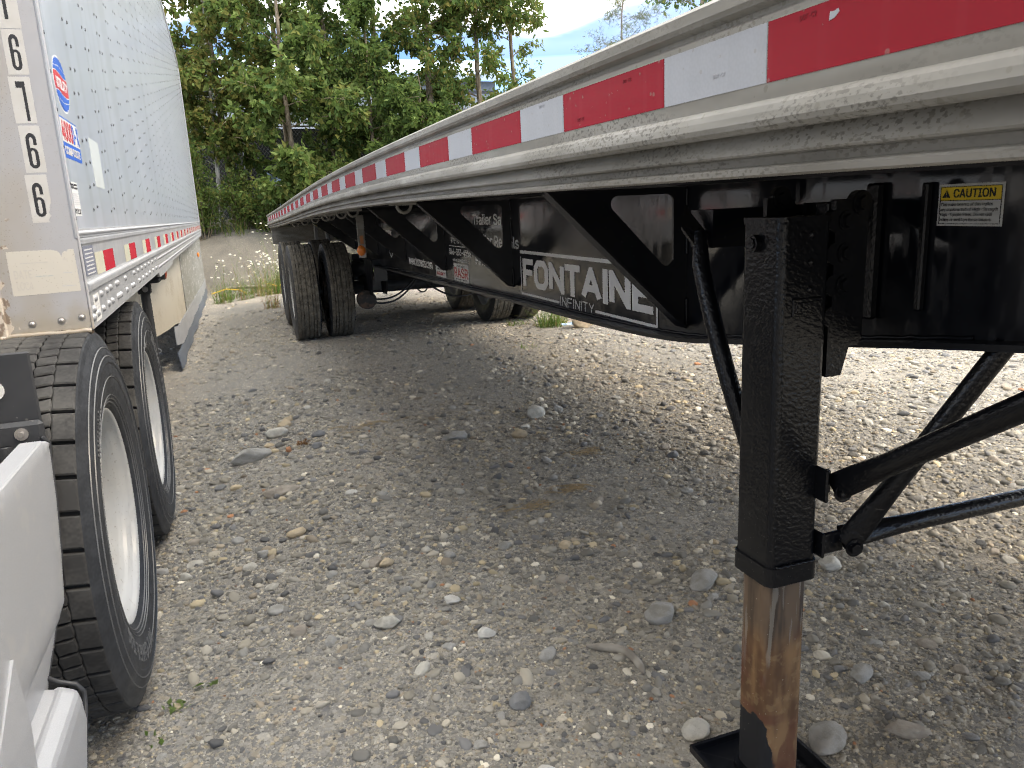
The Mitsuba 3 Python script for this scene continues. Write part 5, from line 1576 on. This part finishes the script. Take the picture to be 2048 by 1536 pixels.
G1 = 'cottonwood saplings crowding the bank behind the trailers'
tree('slender tree with a leaning brown trunk and yellowish leaves, nearest the box trailer rear', 0.14, 17.6, 7.6, 0.075, (1.35, 1.25, 0.95), 201, 11875, cols=('olive', 'yellow', 'green', 'light'), wts=(0.36, 0.16, 0.33, 0.15), lean=(-0.25, 0))
tree('thin birch like tree with a pale trunk left of the leaning brown one', -0.16, 17.2, 5.6, 0.045, (1.15, 0.8, 0.65), 202, 7716, cols=('olive', 'yellow', 'green', 'light'), wts=(0.34, 0.22, 0.30, 0.14), bark='bark_pale', lean=(0.15, 0.1))
tree('leafy tree half hidden by the rear edge of the box trailer', -1.15, 18.2, 8.2, 0.08, (1.2, 1.3, 1.0), 203, 9591, cols=('olive', 'green', 'deep', 'yellow'), wts=(0.35, 0.3, 0.2, 0.15))
tree('pale green young tree with large drooping leaves over the wire fence', 1.35, 16.8, 6.4, 0.06, (0.5, 1.55, 0.9), 204, 16030, cols=('green', 'light', 'olive', 'deep'), wts=(0.38, 0.26, 0.2, 0.16), size=0.13)
tree('dense deep green tree left of the middle of the row', 2.35, 17.9, 8.6, 0.09, (1.2, 1.5, 1.2), 205, 13885, cols=('deep', 'green', 'olive', 'light'), wts=(0.38, 0.36, 0.18, 0.08))
tree('bushy bright green tree right above the flatbed tail', 3.05, 16.9, 4.7, 0.05, (0.5, 1.2, 0.7), 206, 10646, cols=('green', 'light', 'deep'), wts=(0.5, 0.2, 0.3), size=0.095)
tree('tall tree with a straight grey brown trunk in the middle of the row', 4.62, 17.8, 9.2, 0.085, (1.3, 1.5, 1.3), 207, 14981, cols=('deep', 'green', 'olive', 'yellow'), wts=(0.32, 0.34, 0.26, 0.08))
tree('thick crowned tree behind the tall straight trunk', 3.7, 19.2, 8.8, 0.09, (1.0, 1.6, 1.4), 208, 11692, cols=('deep', 'green', 'olive'), wts=(0.5, 0.32, 0.18))
tree('full green tree to the right of the tall straight trunk', 5.7, 17.5, 7.6, 0.07, (0.9, 1.35, 1.0), 209, 15674, cols=('green', 'olive', 'deep', 'yellow'), wts=(0.36, 0.30, 0.26, 0.08))
tree('airy tree at the right end of the row, sky showing through its edge', 6.75, 17.9, 8.0, 0.06, (1.0, 1.0, 0.85), 210, 5796, cols=('olive', 'green', 'light', 'deep'), wts=(0.42, 0.3, 0.14, 0.14), narrow=0.5)
tree('tree in the second row showing behind the dense deep green tree', 1.5, 19.4, 8.2, 0.08, (1.9, 1.5, 1.3), 211, 8677, cols=('deep', 'green', 'olive'), wts=(0.4, 0.35, 0.25))
tree('low leafy tree at the right, just above the deck edge', 4.0, 16.7, 3.4, 0.04, (0.3, 1.2, 0.8), 212, 11943, cols=('green', 'deep', 'light'), wts=(0.45, 0.4, 0.15), size=0.10)
tree('sparse willow with fine pale leaves against the sky', 12.0, 22.5, 7.3, 0.05, (1.5, 1.8, 1.5), 213, 7200, cols=('willow', 'olive', 'yellow'), wts=(0.7, 0.2, 0.1), size=0.085, narrow=0.26, droop=0.3, name='willow_tree')
tree('dark leaved tree whose lowest boughs hang in at the top edge', 14.2, 21.5, 10.5, 0.10, (5.6, 2.0, 1.6), 214, 7350, cols=('deep', 'olive', 'green'), wts=(0.6, 0.2, 0.2))

# shrubs along the crest of the bank
def shrub(label, x, y, r, h, seed, n, cols, wts, size=0.075, narrow=0.5, group=None):
    g = np.random.default_rng(seed)
    k = thing('shrub', label, 'shrub', group); z0 = float(ground_z(x, y))
    ms, cs, od = [], [], []
    for i in range(int(14+r*18)):
        a, q = g.uniform(0, 6.283), g.uniform(0.1, 1)
        b = np.array([x+0.12*math.cos(a), y+0.12*math.sin(a), z0-0.03]); e = np.array([x+r*q*math.cos(a), y+r*q*math.sin(a), z0+h*g.uniform(0.45, 1.0)*(1-0.4*q*q)])
        t = np.linspace(0, 1, 5)[:, None]
        p = b+(e-b)*t; p[:, 2] += 0.12*h*np.sin(np.pi*t[:, 0])
        ms.append(tube(p, np.linspace(0.008, 0.002, 5), 5))
        m_ = int(n/(14+r*18)); u = g.uniform(0.15, 1.05, m_)
        pp = np.stack([np.interp(u, t[:, 0], p[:, q_]) for q_ in range(3)], 1)
        cs.append(pp+g.normal(0, 0.07, (m_, 3))); od.append(np.repeat(((e-b)/np.linalg.norm(e-b))[None], m_, 0))
    put(k, 'stem', cat(ms), 'bark', smooth=True)
    cs, od = np.vstack(cs), np.vstack(od)
    v, f, c = leaves(cs, size, 0.1, cols, wts, g, narrow, od)
    put(k, 'foliage', (v, f), 'leaf', color=c)


for i, (x, y, r, h, n, lab) in enumerate(((-0.55, 16.6, 0.75, 1.9, 3800, 'green shrub beside the rear corner of the box trailer'), (0.25, 16.7, 0.6, 1.2, 2600, 'low olive shrub under the pale birch trunk'), (0.85, 16.5, 0.7, 0.95, 3000, 'low shrub on the bank in front of the wire fence'), (1.6, 16.3, 0.75, 1.5, 3600, 'bright green shrub on the bank above the flatbed tail'), (2.3, 16.5, 0.75, 1.5, 3200, 'shrub behind the rear end of the flatbed deck'), (-1.5, 17.0, 0.7, 1.3, 1400, 'shrub mostly hidden behind the box trailer'), (5.1, 17.0, 0.8, 1.5, 1800, 'shrub behind the middle of the flatbed deck'), (6.6, 17.2, 0.8, 1.4, 1500, 'shrub at the right end of the tree row'))):
    shrub(lab, x, y, r, h, 400+i, n, ('green', 'olive', 'light', 'deep'), (0.4, 0.25, 0.2, 0.15))


# grass and flower clumps
def blades(n, x, y, r, h, g, cols, wts, wd=0.006, lean=0.35):
    a, q = g.uniform(0, 6.283, n), np.sqrt(g.uniform(0, 1, n))*r
    bx_, by_ = x+q*np.cos(a), y+q*np.sin(a)
    b = np.stack([bx_, by_, ground_z(bx_, by_)-0.01], 1)
    hh = h*np.exp(g.normal(0, 0.3, n)); d = g.normal(0, lean, (n, 2))
    V = []
    sd = g.uniform(0, 6.283, n); w = np.stack([np.cos(sd), np.sin(sd), 0*sd], 1)*wd*0.5
    for t in (0, 0.5, 1.0):
        c = b+np.stack([d[:, 0]*hh*t*t, d[:, 1]*hh*t*t, hh*t*(1-0.15*t*np.abs(d).sum(1))], 1)
        V += [c-w*(1-0.85*t), c+w*(1-0.85*t)]
    v = np.stack(V, 1).reshape(-1, 3); i = np.arange(n)*6
    f = np.vstack([np.stack([i, i+1, i+3], 1), np.stack([i, i+3, i+2], 1), np.stack([i+2, i+3, i+5], 1), np.stack([i+2, i+5, i+4], 1)])
    c = np.array(cols)[g.choice(len(cols), n, p=wts)]*np.exp(g.normal(0, 0.2, (n, 1)))
    tips = b+np.stack([d[:, 0]*hh, d[:, 1]*hh, hh*(1-0.15*np.abs(d).sum(1))], 1)
    return v, f, np.repeat(c, 6, 0), tips


GC = [(0.14, 0.22, 0.05), (0.10, 0.17, 0.04), (0.30, 0.28, 0.10), (0.34, 0.22, 0.12)]
scene['petal'] = {'type': 'principledthin', 'base_color': {'type': 'rgb', 'value': [0.80, 0.80, 0.76]}, 'roughness': 0.5, 'diff_trans': 0.9, 'eta': 1.3}
mat('flower_eye', base_color=(0.55, 0.38, 0.03), roughness=0.7)


def daisy_clump(lab, x, y, r, h, nst, seed, dry=0.2):
    g = np.random.default_rng(seed)
    k = thing('daisy_clump', lab, 'flowers', 'daisy clumps at the foot of the bank')
    v, f, c, tips = blades(nst, x, y, r, h, g, GC, (0.45, 0.25, 0.3-dry/2, dry/2), 0.007, 0.22)
    v2, f2, c2, _ = blades(nst*2, x, y, r*0.9, h*0.45, g, GC, (0.5, 0.3, 0.1, 0.1), 0.012, 0.5)
    put(k, 'stem', (np.vstack([v, v2]), np.vstack([f, f2+len(v)])), 'grass_blade', color=np.vstack([c, c2]))
    V, F, E = [], [], []
    o = 0
    for t in tips[:int(nst*0.8)]:
        n = np.array([g.normal(0, 0.4), g.normal(-0.35, 0.4), 1.0]); n /= np.linalg.norm(n)
        a_ = np.cross(n, [1, 0, 0]); a_ /= np.linalg.norm(a_); b_ = np.cross(n, a_)
        R = g.uniform(0.017, 0.027)
        an = np.arange(18)*2*np.pi/18; rr = np.where(np.arange(18) % 2 == 0, R, R*0.72)
        V.append(np.vstack([t[None], t+np.outer(rr*np.cos(an), a_)+np.outer(rr*np.sin(an), b_)-n*0.003])); F.append(np.array([(o, o+1+i, o+1+(i+1) % 18) for i in range(18)])); o += 19
        E.append(dome(t, n, 0.006, 0.004, 7, 2))
    put(k, 'flower_head', (np.vstack(V), np.vstack(F)), 'petal', kind='stuff')
    put(k, 'flower_eye', cat(E), 'flower_eye', smooth=True, kind='stuff')


DL = ['short daisy clump in front, nearest the flatbed rear tyre', 'tall daisy clump just left of the flatbed rear tyres', 'dense daisy clump touching the outer rear tyre', 'dense daisy clump behind the outer rear tyre', 'small daisy clump in the middle of the gravel strip', 'small daisy clump beside the box trailer skirt', 'thin daisy clump farther back by the box trailer', 'low daisy clump between the middle and the tall ones', 'few low daisies at the foot of the bank', 'daisy clump showing under the flatbed rear bumper', 'daisy clump seen between the rear tyres']
for i, (x, y, r, h, n) in enumerate(((0.56, 13.0, 0.16, 0.66, 30), (0.72, 13.4, 0.22, 0.76, 52), (0.96, 13.9, 0.32, 0.74, 76), (1.25, 14.1, 0.35, 0.75, 70), (0.17, 13.4, 0.16, 0.46, 15), (-0.14, 13.2, 0.15, 0.52, 16), (-0.30, 13.9, 0.14, 0.5, 8), (0.38, 14.0, 0.2, 0.5, 18), (0.02, 14.6, 0.2, 0.36, 6), (1.5, 14.6, 0.4, 0.8, 50), (2.0, 14.2, 0.4, 0.8, 40))):
    daisy_clump(DL[i], x, y, r, h, n, 500+i)


def weed(label, x, y, r, h, n, seed, wts=(0.5, 0.25, 0.17, 0.08), leafy=0, group=None, wd=0.009):
    g = np.random.default_rng(seed); k = thing('weed_tuft', label, 'weed', group)
    v, f, c, _ = blades(n, x, y, r, h, g, GC, wts, wd, 0.5)
    if leafy:
        a, q = g.uniform(0, 6.283, leafy), np.sqrt(g.uniform(0, 1, leafy))*r
        p = np.stack([x+q*np.cos(a), y+q*np.sin(a), 0*a], 1); p[:, 2] = ground_z(p[:, 0], p[:, 1])+g.uniform(0.004, max(h*0.6, 0.012), leafy)
        v2, f2, c2 = leaves(p, 0.02 if h < 0.1 else 0.035, -0.2, ('light', 'green'), (0.6, 0.4), g, 0.7)
        f = np.vstack([f, f2+len(v)]); v = np.vstack([v, v2]); c = np.vstack([c, c2])
    put(k, 'blades', (v, f), 'grass_blade', color=c)


weed('bright green grass tuft by the beige boulder beyond the flatbed', 2.98, 7.15, 0.16, 0.20, 170, 601)
weed('small sprig of grass left of the bright green tuft', 2.72, 7.45, 0.12, 0.06, 50, 602)
weed('little green sprig on the bare gravel below the bright tuft', 2.35, 6.1, 0.10, 0.04, 30, 603)
weed('tiny green weed beside the near truck tyre', -0.300, 2.02, 0.030, 0.018, 8, 604, leafy=12)
weed('second tiny weed right of the near truck tyre', -0.215, 2.09, 0.014, 0.014, 4, 605, leafy=6)
weed('small weed under the foot of the near truck tyre', -0.345, 1.90, 0.025, 0.014, 6, 606, leafy=7)
weed('dry russet weed by the left rear flatbed tyre', 0.40, 10.9, 0.12, 0.26, 60, 607, (0.15, 0.1, 0.35, 0.4))
weed('low green growth in front of the daisies on the left', -0.26, 12.7, 0.15, 0.30, 70, 608, leafy=40)
weed('green growth in front of the daisies in the middle', 0.10, 12.7, 0.13, 0.34, 60, 609, (0.4, 0.3, 0.2, 0.1), leafy=25)
weed('yellowing grass right of the middle daisies', 0.38, 12.8, 0.16, 0.42, 60, 610, (0.2, 0.15, 0.45, 0.2))
weed('grass seen between the wheels behind the flatbed', 2.6, 13.2, 0.5, 0.45, 200, 611)
weed('dry grass seen under the flatbed between the axles', 1.9, 13.4, 0.5, 0.4, 160, 612, (0.2, 0.15, 0.4, 0.25))
TL = ['rough grass tuft hidden behind the box trailer rear', 'rough grass tuft at the bank crest by the box trailer corner', 'rough grass tuft at the bank crest under the pale birch trunk', 'rough grass tuft at the bank crest left of the pale blue sheet', 'rough grass tuft at the bank crest below the pale blue sheet', 'rough grass tuft at the bank crest left of the flatbed tail', 'rough grass tuft at the bank crest behind the flatbed tail', 'rough grass tuft at the bank crest, rightmost of the row']
for i, x in enumerate((-0.9, -0.35, 0.1, 0.5, 0.95, 1.3, 1.75, 2.2)):
    weed(TL[i], x, 16.7+0.25*math.sin(i*2.3), 0.28, 0.36, 100, 620+i, (0.4, 0.3, 0.25, 0.05), group='grass tufts along the crest of the bank')

# chain link fence behind the trees: wires as geometry
FN = thing('chain_link_fence', 'grey chain link fence with a dark screen behind the trees', 'fence')
ms = []
px, ht, z0 = 0.082, 2.2, 1.15
for x in np.arange(-3.0, 9.0, px):
    for sg in (1, -1):
        a, b = np.array([x, 20.0+0.004*sg, z0]), np.array([x+sg*ht*0.75, 20.0+0.004*sg, z0+ht])
        d = (b-a)/np.linalg.norm(b-a); s = np.cross(d, [0, 1, 0])*0.0028; e = np.array([0, 0.0028, 0])
        v = np.array([a-s, a+s, a+e, b-s, b+s, b+e]); ms.append(trimesh.Trimesh(v, [(0, 1, 4), (0, 4, 3), (1, 2, 5), (1, 5, 4), (2, 0, 3), (2, 3, 5)], process=False))
put(FN, 'mesh', cat(ms), 'galvanised', kind='stuff')
for x in np.arange(-2.5, 9.1, 3.0):
    put(FN, 'post', tube([(x, 20.02, 1.0), (x, 20.02, 3.40)], 0.03, 12), 'galvanised', smooth=True)
put(FN, 'top_rail', tube([(-3, 20.02, 3.36), (9, 20.02, 3.36)], 0.021, 10), 'galvanised', smooth=True)
put(FN, 'screen', bx(-3, 9, 20.06, 20.066, 1.15, 3.3), 'screen_dark')
# pale blue sheet in front of the screen
g_ = np.random.default_rng(9)
uu, ww = np.meshgrid(np.linspace(0, 1, 30), np.linspace(0, 1, 24), indexing='ij')
q = np.stack([uu*4, ww*4, uu*0], -1)
P = np.stack([0.85+0.75*uu+0.10*ww, 19.7+0.25*meshkit.fbm(q, 4, 3), 1.45+0.85*ww*(1-0.35*uu)-0.15*uu], -1).reshape(-1, 3)
k = thing('blue_tarp', 'crumpled pale blue sheet hanging by the wire fence', 'tarp')
scene[k] = mikit.ply((P, grid_faces(30, 24)), 'tarp_blue', smooth=True)

# building beyond the trees
WB = thing('warehouse', 'long blue grey metal building glimpsed through the leaves', 'building')
put(WB, 'wall', bx(-14, 16.0, 46.0, 58.0, 1.0, 8.6), 'wall_metal')
rp = Polygon([(45.4, 8.75), (45.4, 8.9), (51.5, 10.75), (58.5, 8.9), (58.5, 8.75), (51.5, 10.5)])
put(WB, 'roof', prismX(rp, -15, 16.6), 'roof_metal')
put(WB, 'eave_trim', bx(-15, 16.6, 45.33, 45.399, 8.55, 8.90), 'roof_metal')
for i, z in enumerate((7.9, 6.9)):
    put(WB, 'wall_band', bx(-14, 16.0, 45.97, 45.999, z, z+0.16), 'wall_band')
for x in np.arange(-12, 15.5, 1.2):
    put(WB, 'seam', bx(x, x+0.05, 45.98, 45.9995, 1.2, 6.85), 'wall_band')

# overhead wires
for i, (p, q) in enumerate((((10.8, 40, 11.0), (20.6, 40, 24.5)), ((11.3, 40, 10.6), (22.2, 40, 24.5)), ((19.7, 40, 12.8), (30, 40, 26)))):
    k = thing('overhead_wire', ('left of the two thin wires crossing the sky gap', 'right of the two thin wires crossing the sky gap', 'short piece of wire over the deck edge, right of the willow')[i], 'wire')
    t = np.linspace(0, 1, 12); pp = np.array(p)*(1-t[:, None])+np.array(q)*t[:, None]
    scene[k] = mikit.ply(tube(pp, 0.018, 6), 'wire_black', smooth=True)

# small things lying about
k = thing('dry_root', 'curved weathered root lying left of the landing leg', 'root')
rp_ = np.array([(0.795, 1.735), (0.815, 1.72), (0.842, 1.705), (0.868, 1.685), (0.884, 1.655), (0.887, 1.62), (0.884, 1.585), (0.878, 1.562)])
rz = ground_z(rp_[:, 0], rp_[:, 1])
scene[k] = mikit.ply(tube(np.column_stack([rp_, rz+0.012]), [0.005, 0.009, 0.0115, 0.012, 0.012, 0.0115, 0.010, 0.005], 12), 'wood_dry', smooth=True)
k = thing('driftwood_stick', 'thin brown board lying among the flowers at the bank', 'stick')
scene[k] = mikit.ply(tube([(-0.25, 13.6, 0.10), (0.1, 13.5, 0.11), (0.5, 13.45, 0.10), (0.8, 13.4, 0.09)], [0.02, 0.03, 0.03, 0.02], 7), 'wood_dry', smooth=True)
for i, (pts, lab) in enumerate((([(-0.42, 13.0, 0.08), (-0.2, 13.1, 0.13), (0.0, 13.05, 0.11), (0.1, 13.0, 0.05)], 'yellow strap end trailing among the weeds by the box trailer skirt'), ([(0.45, 13.0, 0.18), (0.6, 13.1, 0.12), (0.75, 13.1, 0.17)], 'yellow strap bit lying right of the daisies'))):
    k = thing('yellow_strap', lab, 'strap')
    scene[k] = mikit.ply(tube(pts, 0.009, 6), 'strap_yellow', smooth=True)
for i, (x, y, L, a, lab) in enumerate(((0.62, 4.35, 0.20, 0.2, 'dry grass straws on the gravel right of the slate stones'), (1.02, 2.75, 0.12, 0.1, 'patch of dry straw in the middle of the gravel'), (1.55, 3.3, 0.10, 0.3, 'thin brown twig in front of the landing leg brace'), (1.25, 2.85, 0.08, -0.3, 'little wad of dry grass under the flatbed'))):
    g = np.random.default_rng(700+i); k = thing('dry_straw', lab, 'straw'); tag(k, kind='stuff'); ms = []
    for j in range(26):
        c = np.array([x+g.normal(0, L*0.5), y+g.normal(0, L*0.22)]); aa = a+g.normal(0, 0.5); l = g.uniform(0.02, 0.07)
        p = np.array([c-np.array([math.cos(aa), math.sin(aa)])*l, c, c+np.array([math.cos(aa+0.2), math.sin(aa+0.2)])*l])
        ms.append(tube(np.column_stack([p, ground_z(p[:, 0], p[:, 1])+np.array([0.006, 0.012, 0.005])]), 0.0012, 4))
    scene[k] = mikit.ply(cat(ms), 'wood_straw', smooth=True)
mat('wood_straw', base_color=(0.34, 0.25, 0.14), roughness=0.9)
k = thing('fallen_leaves', 'small heap of brown dead leaves beside the flat grey stone', 'leaves')
g = np.random.default_rng(71)
cs = np.column_stack([g.normal(0.235, 0.024, 40), g.normal(4.22, 0.025, 40), np.zeros(40)]); cs[:, 2] = ground_z(cs[:, 0], cs[:, 1])+g.uniform(0.006, 0.022, 40)
LEAFC['dead'] = (0.20, 0.115, 0.06)
v, f, c = leaves(cs, 0.019, -0.1, ('dead',), (1.0,), g, 0.6)
scene[k] = mikit.ply((v, f), 'leaf', color=c)
k = thing('plastic_scrap', 'pale blue plastic scrap beside the beige boulder', 'litter')
uu, ww = np.meshgrid(np.linspace(0, 1, 12), np.linspace(0, 1, 8), indexing='ij')
P = np.stack([2.98+0.16*uu, 6.86+0.06*ww, float(ground_z(3.05, 6.88))+0.02+0.05*meshkit.fbm(np.stack([uu*5, ww*5, uu*0], -1), 3, 8)], -1).reshape(-1, 3)
scene[k] = mikit.ply((P, grid_faces(12, 8)), 'tarp_blue', smooth=True)
